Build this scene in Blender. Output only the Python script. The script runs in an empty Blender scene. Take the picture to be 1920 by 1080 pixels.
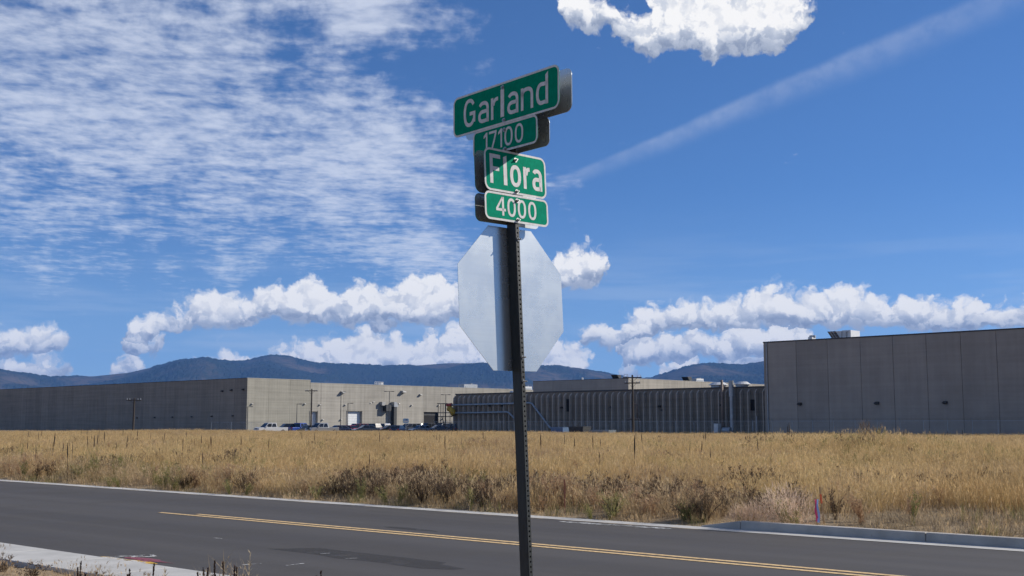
import bpy, bmesh, math, random
import numpy as np
from mathutils import Vector, Matrix, Euler

random.seed(7)
rng = np.random.default_rng(7)
scene = bpy.context.scene
COL = scene.collection
R = math.radians

# ------------------------------------------------------------------ camera
F_PX = 2163.0                      # focal length in pixels of the 1920 px wide photograph
PITCH = R(6.72)
EYE = 1.7
cam_data = bpy.data.cameras.new('camera')
cam_data.sensor_width = 36.0
cam_data.lens = 36.0 * F_PX / 1920.0
cam_data.clip_start = 0.1
cam_data.clip_end = 60000.0
cam = bpy.data.objects.new('camera', cam_data)
cam.location = (0, 0, EYE)
cam.rotation_euler = (R(90) + PITCH, 0, 0)
COL.objects.link(cam)
scene.camera = cam

def ray(px, py):
    x = (px - 960.0) / F_PX
    u = (540.0 - py) / F_PX
    return Vector((x, math.cos(PITCH) - math.sin(PITCH) * u, math.sin(PITCH) + math.cos(PITCH) * u))

def at(px, py, Y):
    d = ray(px, py)
    t = Y / d.y
    return Vector((d.x * t, Y, EYE + d.z * t))

def on_ground(px, py, z=0.0):
    d = ray(px, py)
    t = (z - EYE) / d.z
    return Vector((d.x * t, d.y * t, z))

def proj(p):
    x, y, z = p[0], p[1], p[2] - EYE
    c, s = math.cos(PITCH), math.sin(PITCH)
    dep = y * c + z * s
    up = -y * s + z * c
    return 960 + F_PX * x / dep, 540 - F_PX * up / dep

# ------------------------------------------------------------------ sun, sky, exposure
SUN_AZ, SUN_EL = 78.0, 30.0        # clockwise from the view direction, above the horizon
SUN_DIR = Vector((math.sin(R(SUN_AZ)) * math.cos(R(SUN_EL)), math.cos(R(SUN_AZ)) * math.cos(R(SUN_EL)), math.sin(R(SUN_EL))))
sun_data = bpy.data.lights.new('sun', 'SUN')
sun_data.energy = 4.6
sun_data.angle = R(0.53)
sun_data.color = (1.0, 0.93, 0.82)
sun = bpy.data.objects.new('sun', sun_data)
sun.rotation_euler = SUN_DIR.to_track_quat('Z', 'Y').to_euler()
sun.location = (60, 10, 60)
COL.objects.link(sun)

scene.view_settings.view_transform = 'Standard'
scene.view_settings.look = 'None'
scene.view_settings.exposure = 0.35
scene.view_settings.gamma = 1.0
scene.view_settings.use_curve_mapping = False

scene.render.engine = 'CYCLES'
cy = scene.cycles
cy.use_denoising = True
cy.max_bounces = 6
cy.diffuse_bounces = 3
cy.glossy_bounces = 3
cy.transmission_bounces = 3
cy.transparent_max_bounces = 8
cy.volume_bounces = 0
cy.caustics_reflective = False
cy.caustics_refractive = False
cy.sample_clamp_indirect = 4.0

world = bpy.data.worlds.new('World')
scene.world = world
world.use_nodes = True
wt = world.node_tree
wt.nodes.clear()

def _set(nt, sock, v):
    if isinstance(v, bpy.types.NodeSocket):
        nt.links.new(v, sock)
    elif v is not None:
        sock.default_value = v

class NB:
    """tiny node builder"""
    def __init__(self, nt): self.nt = nt
    def node(self, t, **kw):
        n = self.nt.nodes.new(t)
        for k, v in kw.items(): setattr(n, k, v)
        return n
    def m(self, op, a, b=None, c=None, clamp=False):
        n = self.node('ShaderNodeMath', operation=op, use_clamp=clamp)
        for i, v in enumerate((a, b, c)):
            if v is not None: _set(self.nt, n.inputs[i], v)
        return n.outputs[0]
    def v(self, op, a, b=None, c=None):
        n = self.node('ShaderNodeVectorMath', operation=op)
        for i, x in enumerate((a, b, c)):
            if x is not None: _set(self.nt, n.inputs[i], x)
        return n.outputs['Value'] if op in ('LENGTH', 'DOT_PRODUCT', 'DISTANCE') else n.outputs[0]
    def sep(self, a):
        n = self.node('ShaderNodeSeparateXYZ'); _set(self.nt, n.inputs[0], a); return n.outputs
    def comb(self, x, y, z):
        n = self.node('ShaderNodeCombineXYZ')
        for i, q in enumerate((x, y, z)): _set(self.nt, n.inputs[i], q)
        return n.outputs[0]
    def noise(self, vec, scale, detail=4, rough=0.55, lac=2.0, dist=0.0, dim='3D'):
        n = self.node('ShaderNodeTexNoise', noise_dimensions=dim)
        _set(self.nt, n.inputs['Vector'], vec)
        n.inputs['Scale'].default_value = scale; n.inputs['Detail'].default_value = detail
        n.inputs['Roughness'].default_value = rough; n.inputs['Lacunarity'].default_value = lac
        n.inputs['Distortion'].default_value = dist
        return n
    def vor(self, vec, scale, detail=0, rough=0.5, feature='F1', dim='3D', smooth=0.6):
        n = self.node('ShaderNodeTexVoronoi', feature=feature, voronoi_dimensions=dim)
        _set(self.nt, n.inputs['Vector'], vec)
        n.inputs['Scale'].default_value = scale
        n.inputs['Detail'].default_value = detail
        n.inputs['Roughness'].default_value = rough
        if feature == 'SMOOTH_F1': n.inputs['Smoothness'].default_value = smooth
        return n.outputs['Distance']
    def ss(self, x, lo, hi, a=0.0, b=1.0, kind='SMOOTHSTEP'):
        n = self.node('ShaderNodeMapRange', interpolation_type=kind)
        for i, q in enumerate((x, lo, hi, a, b)): _set(self.nt, n.inputs[i], q)
        return n.outputs[0]
    def mix(self, f, a, b, blend='MIX'):
        n = self.node('ShaderNodeMix', data_type='RGBA', blend_type=blend)
        _set(self.nt, n.inputs['Factor'], f); _set(self.nt, n.inputs[6], a); _set(self.nt, n.inputs[7], b)
        return n.outputs[2]

W = NB(wt)
sky = W.node('ShaderNodeTexSky', sky_type='NISHITA')
sky.sun_disc = False
sky.sun_elevation = R(SUN_EL)
sky.sun_rotation = R(SUN_AZ)
sky.altitude = 600
sky.air_density = 0.8
sky.dust_density = 0.0
sky.ozone_density = 3.0
SKY_STRENGTH = 0.075

tc = W.node('ShaderNodeTexCoord')
dirv = tc.outputs['Generated']
sx, sy_, sz = W.sep(dirv)
DEG = 180 / math.pi
az = W.m('MULTIPLY', W.m('ARCTAN2', sx, sy_), DEG)
el = W.m('MULTIPLY', W.m('ARCSINE', sz), DEG)
P = W.comb(az, el, 0.0)

def azel(px, py):
    d = ray(px, py).normalized()
    return math.degrees(math.atan2(d.x, d.y)), math.degrees(math.asin(d.z))
PXD = math.degrees(1 / F_PX)

# fair-weather cumulus: bands of cloud given by their top and flat base (photograph pixels) along the horizon
N_ = 9999
BANDS = [
 [(-100,622,660),(0,625,662),(60,618,660),(120,632,655),(175,646,646),(215,640,640),(240,612,640),(270,600,646),(300,592,620),(340,582,610),(380,556,609),(410,548,610),(440,568,610),(462,576,604),(480,550,592),(520,546,592),(560,532,596),(585,528,602),(615,542,600),(637,562,598),(652,545,600),(690,540,602),(730,546,600),(760,530,602),(790,516,602),(820,520,598),(850,540,592),(890,545,590),(925,575,575),(1075,640,640),(1100,618,640),(1140,610,648),(1170,602,648),(1190,588,640),(1220,582,622),(1260,575,616),(1300,572,614),(1340,573,614),(1372,570,614),(1395,560,612),(1406,549,610),(1440,546,610),(1490,550,610),(1540,552,608),(1570,545,608),(1602,540,608),(1630,556,606),(1646,567,605),(1670,558,612),(1700,555,612),(1760,575,612),(1820,560,610),(1900,580,612),(2000,570,612),(2060,600,600)],
 [(-100,690,705),(0,676,704),(100,672,704),(180,696,696),(215,690,700),(232,672,704),(262,682,702),(290,697,697),(350,690,690),(372,672,690),(420,660,692),(450,668,692),(500,664,692),(545,660,692),(565,655,695),(590,645,697),(620,632,699),(650,628,699),(680,620,699),(710,626,699),(750,635,699),(770,645,699),(800,630,699),(830,632,699),(850,618,697),(870,606,696),(900,600,696),(940,620,696),(1000,640,696),(1030,640,697),(1060,648,699),(1085,655,702),(1102,668,703),(1114,690,690),(1155,695,695),(1167,684,706),(1200,690,706),(1215,697,697),(1235,690,712),(1270,680,712),(1285,668,704),(1302,672,696),(1328,684,684),(1345,662,682),(1390,660,684),(1430,662,684),(1470,662,684),(1525,680,680)],
 [(-100,600,600),(225,645,645),(240,630,664),(270,628,657),(310,630,645),(348,640,640),(655,606,606),(690,597,612),(740,600,611),(765,605,605),(1150,655,655),(1165,630,672),(1190,626,682),(1215,624,676),(1260,628,668),(1300,628,668),(1330,634,668),(1350,630,672),(1375,622,668),(1400,610,668),(1430,612,668),(1460,610,668),(1500,622,662),(1545,650,650)],
 [(-100,505,505),(1004,505,505),(1026,482,538),(1060,476,538),(1090,467,528),(1120,470,524),(1138,482,515),(1150,505,505),(2000,505,505)],
 [(-100,15,15),(1038,16,16),(1050,-12,32),(1085,-12,46),(1110,-2,48),(1130,4,42),(1150,12,55),(1165,22,68),(1180,33,74),(1200,36,92),(1225,0,99),(1250,-25,92),(1290,-35,82),(1330,-40,106),(1350,-40,98),(1400,-45,88),(1450,-40,90),(1475,-20,80),(1495,5,56),(1515,10,32),(1530,20,20)],
]
SUN_SHIFT = (0.30, 0.45)           # towards the sun in the sky, degrees
AZR = 30.0                         # the curves span this many degrees to either side
def curve(pts):
    n = W.node('ShaderNodeFloatCurve')
    cm = n.mapping; cm.use_clip = False
    c0 = cm.curves[0]
    pts = sorted(pts)
    pts = [(0.0, pts[0][1])] * (pts[0][0] > 0) + pts
    c0.points[0].location = pts[0]; c0.points[1].location = pts[-1]
    for q in pts[1:-1]: c0.points.new(*q)
    for q in c0.points: q.handle_type = 'AUTO_CLAMPED'
    cm.update()
    return n
CURVES = []
for b in BANDS:
    tops, bots = [], []
    for (x, t, bs) in b:
        a, e1 = azel(x, t); _, e2 = azel(x, bs)
        gap = 0.95 if t == bs else -0.26
        u = (a + AZR) / (2 * AZR)
        tops.append((u, (e1 - gap) / 30)); bots.append((u, (e2 + gap) / 30))
    CURVES.append((tops, bots))

def cumulus(p, lit_pass=False):
    """density of the cloud bands at p (degrees) and the height above their flat bases"""
    n1 = W.noise(p, 0.75, 5, 0.54, 2.2, dim='2D').outputs['Color']
    q = W.v('ADD', p, W.v('MULTIPLY', W.v('SUBTRACT', n1, (.5, .5, .5)), (1.7, 1.05, 0)))
    qx, qy, _ = W.sep(q)
    u = W.m('MULTIPLY_ADD', qx, 1 / (2 * AZR), 0.5, clamp=True)
    H = D = None
    for (tops, bots) in CURVES:
        ct = curve(tops); wt.links.new(u, ct.inputs['Value'])
        cb = curve(bots); wt.links.new(u, cb.inputs['Value'])
        dt = W.m('MULTIPLY_ADD', ct.outputs[0], 30.0, W.m('MULTIPLY', qy, -1.0))
        db = W.m('SUBTRACT', qy, W.m('MULTIPLY', cb.outputs[0], 30.0))
        h = W.m('SMOOTH_MIN', W.m('MULTIPLY', dt, 0.75), W.m('MULTIPLY', db, 1.5), 0.25)
        if H is None: H, D = h, db
        else:
            if not lit_pass:
                f = W.m('GREATER_THAN', h, H)
                D = W.m('ADD', W.m('MULTIPLY', D, W.m('SUBTRACT', 1.0, f)), W.m('MULTIPLY', db, f))
            H = W.m('MAXIMUM', H, h)
    # the same sort of clouds low over the rest of the horizon
    g = W.noise(W.v('MULTIPLY', q, (1, 2.2, 0)), 0.085, 2, 0.5, dim='2D').outputs['Fac']
    band = W.ss(W.m('ABSOLUTE', W.m('SUBTRACT', el, 5.0)), 1.5, 5.0, 1.0, 0.0)
    gH = W.m('ADD', W.m('MULTIPLY', W.ss(g, .47, .62, 0.0, 1.1, 'LINEAR'), band), W.ss(W.m('ABSOLUTE', az), 26, 33, -2.0, -0.5))
    H = W.m('MAXIMUM', H, gH)
    bill = W.vor(q, 1.15, 3, 0.5, dim='2D')
    return W.m('ADD', H, W.m('MULTIPLY', W.m('SUBTRACT', 0.46, bill), 0.55)), D, bill

H0, D0_, b0 = cumulus(P)
H1, _, b1 = cumulus(W.v('ADD', P, (SUN_SHIFT[0], SUN_SHIFT[1], 0)), True)
c_alpha = W.ss(H0, -0.30, 0.16)
relief = W.ss(W.m('SUBTRACT', H0, H1), -0.30, 0.30)
lumps = W.ss(W.m('SUBTRACT', b1, b0), -0.26, 0.24)
based = W.ss(D0_, 0.12, 1.15)
thin = W.ss(H0, 0.0, 0.40, 1.0, 0.0)
lit = W.m('ADD', W.m('ADD', W.m('MULTIPLY', relief, 0.22), W.m('MULTIPLY', lumps, 0.27)), W.m('MULTIPLY', based, 0.60), clamp=True)
lit = W.m('MAXIMUM', lit, W.m('MULTIPLY', W.m('MULTIPLY', thin, W.ss(D0_, 0.15, 0.7, .25, 1.0)), 0.70))
ramp = W.mix(W.ss(lit, 0.0, 0.55, 0, 1, 'LINEAR'), (0.17, 0.215, 0.32, 1), (0.45, 0.49, 0.57, 1))
cum_col = W.mix(W.ss(lit, 0.45, 1.0), ramp, (0.80, 0.79, 0.78, 1))

# a high rippled sheet to the left, on a plane at constant height
zc = W.m('MAXIMUM', sz, 0.03)
Q = W.comb(W.m('DIVIDE', sx, zc), W.m('DIVIDE', sy_, zc), 0.0)
Qr = W.v('ADD', Q, W.v('MULTIPLY', W.v('SUBTRACT', W.noise(Q, 1.2, 3, .5, dim='2D').outputs['Color'], (.5, .5, .5)), (.16, .16, 0)))
rip = W.noise(W.v('MULTIPLY', Qr, (0.95, 1.0, 1)), 7.0, 5, 0.5, dim='2D').outputs['Fac']
rip2 = W.noise(W.v('MULTIPLY', Qr, (1.3, 1.1, 1)), 17, 3, 0.55, dim='2D').outputs['Fac']
big = W.noise(Q, 1.3, 3, 0.5, dim='2D').outputs['Fac']
Lm = None
for (cx, cy_, rx, ry) in [(360,230,470,250),(640,330,300,190),(80,150,500,300),(720,30,190,70),(760,470,150,70),(300,-120,420,200)]:
    a, e = azel(cx, cy_)
    k = 1 / (rx * PXD); ke = 1 / (ry * PXD)
    l = W.v('LENGTH', W.v('MULTIPLY_ADD', P, (k, ke, 0), (-a * k, -e * ke, 0)))
    Lm = l if Lm is None else W.m('SMOOTH_MIN', Lm, l, 0.2)
Lm = W.m('ADD', Lm, W.m('MULTIPLY', W.m('SUBTRACT', W.noise(P, 0.55, 4, .6, dim='2D').outputs['Fac'], 0.5), 1.0))
Lm = W.m('ADD', Lm, W.m('MULTIPLY', W.m('SUBTRACT', W.noise(P, 0.20, 5, .6, dim='2D').outputs['Fac'], 0.5), 1.5))
# elsewhere (out of view) the same sheet comes and goes
far_mask = W.m('MULTIPLY', W.ss(W.m('ABSOLUTE', az), 40, 70), W.ss(big, .45, .62))
sheet_mask = W.m('MAXIMUM', W.ss(Lm, 0.15, 1.35, 1.0, 0.0), W.m('MULTIPLY', far_mask, W.ss(el, 10, 18)))
tex = W.m('ADD', W.m('MULTIPLY', rip, 0.66), W.m('MULTIPLY', rip2, 0.34))
tex = W.m('ADD', tex, W.m('MULTIPLY', W.m('SUBTRACT', big, 0.5), 0.45))
sheet = W.ss(W.m('ADD', tex, W.ss(sheet_mask, 0, 1, -.24, .20, 'LINEAR')), 0.28, 0.96)
sheet = W.m('MULTIPLY', W.m('MULTIPLY', sheet, W.ss(sheet_mask, 0.0, 0.25)), 0.78)

# old spread contrail
A = ray(1030, 350).normalized(); B = ray(1690, 72).normalized()
nrm = A.cross(B).normalized()
if nrm.z < 0: nrm = -nrm
tang = (B - A).normalized()
tpos = W.ss(W.v('DOT_PRODUCT', dirv, tuple(tang)), A.dot(tang), B.dot(tang), 0, 1, 'LINEAR')
nC = W.noise(dirv, 16, 5, .6).outputs['Fac']
dperp = W.m('ADD', W.m('MULTIPLY', W.v('DOT_PRODUCT', dirv, tuple(nrm)), F_PX), W.m('MULTIPLY', W.m('SUBTRACT', nC, .5), 16))
wid = W.ss(tpos, 0, 1, 13, 30, 'LINEAR')
dn_ = W.m('DIVIDE', dperp, wid)
prof = W.m('MULTIPLY', W.ss(dn_, 0.2, 0.8, 1, 0), W.ss(dn_, -1.7, 0.3))
fib = W.noise(dirv, 60, 4, .6).outputs['Fac']
trail = W.m('MULTIPLY', W.m('MULTIPLY', prof, W.ss(fib, .2, .75, .35, 1.0)), W.ss(sy_, 0.0, 0.3))
trail = W.m('MULTIPLY', trail, W.ss(az, 0.8, 3.0))
puff = W.noise(dirv, 7, 3, .5).outputs['Fac']
trail = W.m('MULTIPLY', W.m('MULTIPLY', trail, W.ss(puff, .3, .7, .5, 1.0)), 0.25)

# faint veils near the horizon and a few scattered wisps
veil = W.noise(W.v('MULTIPLY', P, (0.10, 1.0, 1)), 0.9, 4, .55, dim='2D').outputs['Fac']
veil = W.m('MULTIPLY', W.m('MULTIPLY', W.ss(veil, .42, .72), W.ss(el, 11, 3)), 0.30)
wsp = W.noise(W.v('MULTIPLY', P, (0.55, 1.2, 1)), 0.75, 6, .62, dim='2D').outputs['Fac']
wsp = W.m('MULTIPLY', W.ss(wsp, .735, .86), 0.4)

wt.links.new(W.v('NORMALIZE', W.comb(sx, sy_, W.m('MULTIPLY_ADD', W.m('MAXIMUM', sz, 0.0), 0.95, 0.05))), sky.inputs[0])
skyc = W.v('MULTIPLY', sky.outputs[0], (SKY_STRENGTH * .64, SKY_STRENGTH * .93, SKY_STRENGTH * 1.25))
white = (0.62, 0.66, 0.74, 1)
c = W.mix(trail, skyc, white)
c = W.mix(wsp, c, white)
c = W.mix(sheet, c, (0.60, 0.64, 0.73, 1))
pale = W.m('MULTIPLY', W.m('POWER', W.ss(el, 12, 0, 0, 1, 'LINEAR'), 1.6), 0.50)
c = W.mix(pale, c, (0.36, 0.52, 0.68, 1))
c = W.mix(veil, c, (0.50, 0.57, 0.68, 1))
bg = W.node('ShaderNodeBackground'); wt.links.new(c, bg.inputs[0])
bgc = W.node('ShaderNodeBackground'); wt.links.new(cum_col, bgc.inputs[0])
mixs = W.node('ShaderNodeMixShader')
wt.links.new(c_alpha, mixs.inputs[0]); wt.links.new(bg.outputs[0], mixs.inputs[1]); wt.links.new(bgc.outputs[0], mixs.inputs[2])
wo = W.node('ShaderNodeOutputWorld')
wt.links.new(mixs.outputs[0], wo.inputs[0])
world.cycles.sampling_method = 'MANUAL'
world.cycles.sample_map_resolution = 256

# ------------------------------------------------------------------ helpers
MATS = {}
def mat(name, color, rough=0.8, metal=0.0, var=0.0, scale=3.0, stretch=(1, 1, 1), bump=0.0, bump_scale=40.0, rnd=0.0, coat=0.0, spec=0.5, detail=5):
    """principled material with procedural colour variation"""
    if name in MATS: return MATS[name]
    m = bpy.data.materials.new(name); m.use_nodes = True
    nt = m.node_tree; B = NB(nt)
    bs = nt.nodes['Principled BSDF']
    bs.inputs['Roughness'].default_value = rough; bs.inputs['Metallic'].default_value = metal
    bs.inputs['Coat Weight'].default_value = coat
    bs.inputs['Specular IOR Level'].default_value = spec
    col = (*color, 1)
    tcn = B.node('ShaderNodeTexCoord')
    vec = B.v('MULTIPLY', tcn.outputs['Object'], stretch)
    c = col
    if var:
        n = B.noise(vec, scale, detail, 0.6).outputs['Fac']
        c = B.mix(B.ss(n, .3, .7), tuple(x * (1 - var) for x in color) + (1,), tuple(min(1, x * (1 + var)) for x in color) + (1,))
    if rnd:
        oi = B.node('ShaderNodeObjectInfo')
        k = B.ss(oi.outputs['Random'], 0, 1, 1 - rnd, 1 + rnd, 'LINEAR')
        c = B.v('MULTIPLY', c, B.comb(k, k, k))
    _set(nt, bs.inputs['Base Color'], c)
    if bump:
        n2 = B.noise(vec, bump_scale, 4, 0.6).outputs['Fac']
        bn = B.node('ShaderNodeBump'); bn.inputs['Strength'].default_value = bump; bn.inputs['Distance'].default_value = 0.01
        nt.links.new(n2, bn.inputs['Height']); nt.links.new(bn.outputs[0], bs.inputs['Normal'])
    MATS[name] = m
    return m

class MB:
    def __init__(self): self.v = []; self.f = []
    def add(self, verts, faces):
        o = len(self.v); self.v += [tuple(p) for p in verts]; self.f += [tuple(i + o for i in f) for f in faces]; return self
    def box(self, x0, x1, y0, y1, z0, z1):
        return self.add([(x0,y0,z0),(x1,y0,z0),(x1,y1,z0),(x0,y1,z0),(x0,y0,z1),(x1,y0,z1),(x1,y1,z1),(x0,y1,z1)],
                        [(0,3,2,1),(4,5,6,7),(0,1,5,4),(1,2,6,5),(2,3,7,6),(3,0,4,7)])
    def hexa(self, b, t):
        """frustum from 4 bottom and 4 top points"""
        return self.add(list(b) + list(t), [(0,3,2,1),(4,5,6,7),(0,1,5,4),(1,2,6,5),(2,3,7,6),(3,0,4,7)])
    def cyl(self, p0, p1, r0, r1=None, n=10, caps=True):
        r1 = r0 if r1 is None else r1
        p0, p1 = Vector(p0), Vector(p1); d = (p1 - p0).normalized()
        a = d.orthogonal().normalized(); b = d.cross(a)
        vs = []
        for p, r in ((p0, r0), (p1, r1)):
            for i in range(n):
                t = 2 * math.pi * i / n
                vs.append(p + (a * math.cos(t) + b * math.sin(t)) * r)
        fs = [(i, (i + 1) % n, n + (i + 1) % n, n + i) for i in range(n)]
        if caps: fs += [tuple(range(n - 1, -1, -1)), tuple(range(n, 2 * n))]
        return self.add(vs, fs)
    def tube(self, pts, r, n=8):
        """swept tube through points"""
        pts = [Vector(p) for p in pts]; rings = []
        up = None
        for i, p in enumerate(pts):
            d = (pts[min(i + 1, len(pts) - 1)] - pts[max(i - 1, 0)]).normalized()
            a = d.orthogonal().normalized() if up is None else (up - d * up.dot(d)).normalized()
            up = a; b = d.cross(a)
            rr = r[i] if isinstance(r, (list, tuple)) else r
            rings.append([p + (a * math.cos(2 * math.pi * k / n) + b * math.sin(2 * math.pi * k / n)) * rr for k in range(n)])
        vs = [q for ring in rings for q in ring]; fs = []
        for i in range(len(pts) - 1):
            for k in range(n):
                fs.append((i * n + k, i * n + (k + 1) % n, (i + 1) * n + (k + 1) % n, (i + 1) * n + k))
        fs += [tuple(range(n - 1, -1, -1)), tuple(range((len(pts) - 1) * n, len(pts) * n))]
        return self.add(vs, fs)
    def extrude(self, poly, a0, a1, axis='y'):
        """polygon in the plane across the axis, extruded from a0 to a1"""
        def P3(p, a):
            return (p[0], a, p[1]) if axis == 'y' else ((a, p[0], p[1]) if axis == 'x' else (p[0], p[1], a))
        n = len(poly)
        vs = [P3(p, a0) for p in poly] + [P3(p, a1) for p in poly]
        fs = [tuple(range(n)), tuple(range(2 * n - 1, n - 1, -1))] + [(i, n + i, n + (i + 1) % n, (i + 1) % n) for i in range(n)]
        return self.add(vs, fs)
    def mesh(self, name, m, smooth=False):
        me = bpy.data.meshes.new(name)
        me.from_pydata([tuple(p) for p in self.v], [], self.f)
        if m is not None: me.materials.append(m)
        bm = bmesh.new(); bm.from_mesh(me); bmesh.ops.recalc_face_normals(bm, faces=bm.faces); bm.to_mesh(me); bm.free()
        if smooth:
            me.polygons.foreach_set('use_smooth', [True] * len(me.polygons))
        return me
    def obj(self, name, m, parent=None, loc=(0, 0, 0), rot=(0, 0, 0), smooth=False):
        return link(name, self.mesh(name, m, smooth), parent, loc, rot)

def link(name, me, parent=None, loc=(0, 0, 0), rot=(0, 0, 0)):
    o = bpy.data.objects.new(name, me); COL.objects.link(o)
    o.location = loc; o.rotation_euler = rot
    if parent is not None: o.parent = parent
    return o
def tag(o, label=None, cat=None, group=None, kind=None):
    for k, v in (('label', label), ('category', cat), ('group', group), ('kind', kind)):
        if v: o[k] = v
    return o
def empty(name, loc=(0, 0, 0), rz=0.0):
    o = bpy.data.objects.new(name, None); o.empty_display_size = 0.3; COL.objects.link(o)
    o.location = loc; o.rotation_euler = (0, 0, rz)
    return o
def copy_tree(o, parent=None):
    c = o.copy(); COL.objects.link(c); c.parent = parent
    for ch in list(o.children): copy_tree(ch, c)
    return c
def bevel(o, w, seg=2):
    b = o.modifiers.new('bevel', 'BEVEL'); b.width = w; b.segments = seg; b.limit_method = 'ANGLE'
    return o

# building grid: U runs away to the right, Vv away to the left
GRID = R(47)
U = Vector((math.cos(GRID), math.sin(GRID), 0)); Vv = Vector((-math.sin(GRID), math.cos(GRID), 0))
def along(p0, d, px):
    """distance t along d from p0 at which the point stands at pixel column px"""
    r = (px - 960) / F_PX * (1 / math.cos(PITCH)) * 0.992
    return (r * p0.y - p0.x) / (d.x - r * d.y)

# ------------------------------------------------------------------ road frame
ROAD_ANG = R(49.0)
RD = Vector((-math.sin(ROAD_ANG), math.cos(ROAD_ANG), 0))       # along the road, away to the left
RN = Vector((math.cos(ROAD_ANG), math.sin(ROAD_ANG), 0))        # across, away from the camera
S_FAR = on_ground(960, 968.5).dot(RN)                           # far edge of the asphalt
S_LINE = on_ground(960, 1018.5).dot(RN)
S_NEAR = on_ground(300, 1064.5).dot(RN)
T_KERB = on_ground(1395, 992).dot(RD)                           # the raised kerb begins here and runs to the right
def rp(t, s, z=0.0):
    p = RD * t + RN * s
    return (p.x, p.y, z)

def vnoise(x, y, seed=0):
    """cheap smooth value noise, vectorised"""
    x = np.asarray(x, float); y = np.asarray(y, float)
    xi = np.floor(x).astype(np.int64); yi = np.floor(y).astype(np.int64)
    fx = x - xi; fy = y - yi
    fx = fx * fx * (3 - 2 * fx); fy = fy * fy * (3 - 2 * fy)
    def h(a, b):
        n = (a * 374761393 + b * 668265263 + seed * 974634777) & 0x7fffffff
        n = ((n ^ (n >> 13)) * 1274126177) & 0x7fffffff
        return ((n ^ (n >> 16)) & 0xffff) / 65535.0
    return (h(xi, yi) * (1 - fx) + h(xi + 1, yi) * fx) * (1 - fy) + (h(xi, yi + 1) * (1 - fx) + h(xi + 1, yi + 1) * fx) * fy
def fbm(x, y, seed=0, o=4):
    s = 0; a = 0.5
    for i in range(o):
        s = s + a * vnoise(np.asarray(x) * 2 ** i, np.asarray(y) * 2 ** i, seed + i); a *= 0.5
    return s
def sstep(x, a, b):
    t = np.clip((np.asarray(x, float) - a) / (b - a), 0, 1); return t * t * (3 - 2 * t)

E_C = at(1432, 643, 160.0)                      # left end of the near grey warehouse
E_A = at(464, 709, 255.0)                       # corner of the far left warehouse
E_D = at(1178, 709.5, 285.0)                    # corner of the warehouse behind
O_C = Vector((E_C.x, E_C.y, 0)); O_A = Vector((E_A.x, E_A.y, 0)); O_D = Vector((E_D.x, E_D.y, 0))
O_B = O_C + U * 2.0                             # ribbed building, set back a little

MOUNDS = [(at(350, 800, 150), 14, .40), (at(720, 800, 178), 14, .06), (at(1620, 850, 46), 4.5, .55), (at(1560, 860, 42), 3.5, .25), (at(160, 800, 130), 12, .3)]
def ground_h(x, y):
    x = np.asarray(x, float); y = np.asarray(y, float)
    s = x * RN.x + y * RN.y
    h = -0.06 + sstep(s, S_FAR + 0.5, S_FAR + 2.2) * 0.16
    h = h + sstep(S_NEAR - 0.8 - s, 0.0, 1.2) * 0.10
    f = sstep(s, S_FAR + 2, S_FAR + 8)
    h = h + f * (fbm(x / 9, y / 9, 3) - 0.5) * 0.22
    for (c, r, a) in MOUNDS:
        h = h + a * np.exp(-((x - c.x) ** 2 + (y - c.y) ** 2) / (r * r))
    far = np.sqrt(x * x + y * y)
    return h * (1 - sstep(far, 180, 215)) + (0.0) * far

# ------------------------------------------------------------------ ground
def spaced(lo, hi, step, far, n):
    mid = np.arange(lo, hi + step / 2, step)
    g = np.geomspace(1, 1 + (far - hi), n) - 1
    g2 = np.geomspace(1, 1 + (far + lo), n) - 1
    return np.concatenate([(lo - g2[1:])[::-1], mid, (hi + g[1:])])
gx = spaced(-110, 110, 1.6, 13000, 14); gy = spaced(-6, 220, 1.6, 13000, 14)
GX, GY = np.meshgrid(gx, gy)
GZ = ground_h(GX, GY)
nx, ny = len(gx), len(gy)
ids = np.arange(nx * ny).reshape(ny, nx)
fa = np.stack([ids[:-1, :-1], ids[:-1, 1:], ids[1:, 1:], ids[1:, :-1]], -1).reshape(-1, 4)
me = bpy.data.meshes.new('ground')
me.from_pydata(np.stack([GX, GY, GZ], -1).reshape(-1, 3).tolist(), [], fa.tolist())
me.polygons.foreach_set('use_smooth', [True] * len(me.polygons))
def soil_material():
    m = bpy.data.materials.new('dry_soil'); m.use_nodes = True
    nt = m.node_tree; B = NB(nt); bs = nt.nodes['Principled BSDF']
    g = B.node('ShaderNodeNewGeometry').outputs['Position']
    n = B.noise(g, 0.35, 6, .6).outputs['Fac']; n2 = B.noise(g, 9, 5, .65).outputs['Fac']
    c = B.mix(B.ss(n, .35, .65), (.16, .115, .065, 1), (.26, .19, .105, 1))
    c = B.mix(B.ss(n2, .35, .7), c, (.36, .27, .16, 1))
    _set(nt, bs.inputs['Base Color'], c); bs.inputs['Roughness'].default_value = 0.95
    bn = B.node('ShaderNodeBump'); bn.inputs['Strength'].default_value = .7; bn.inputs['Distance'].default_value = .05
    nt.links.new(n2, bn.inputs['Height']); nt.links.new(bn.outputs[0], bs.inputs['Normal'])
    return m
me.materials.append(soil_material())
ground = tag(link('ground', me), kind='structure')

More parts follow.
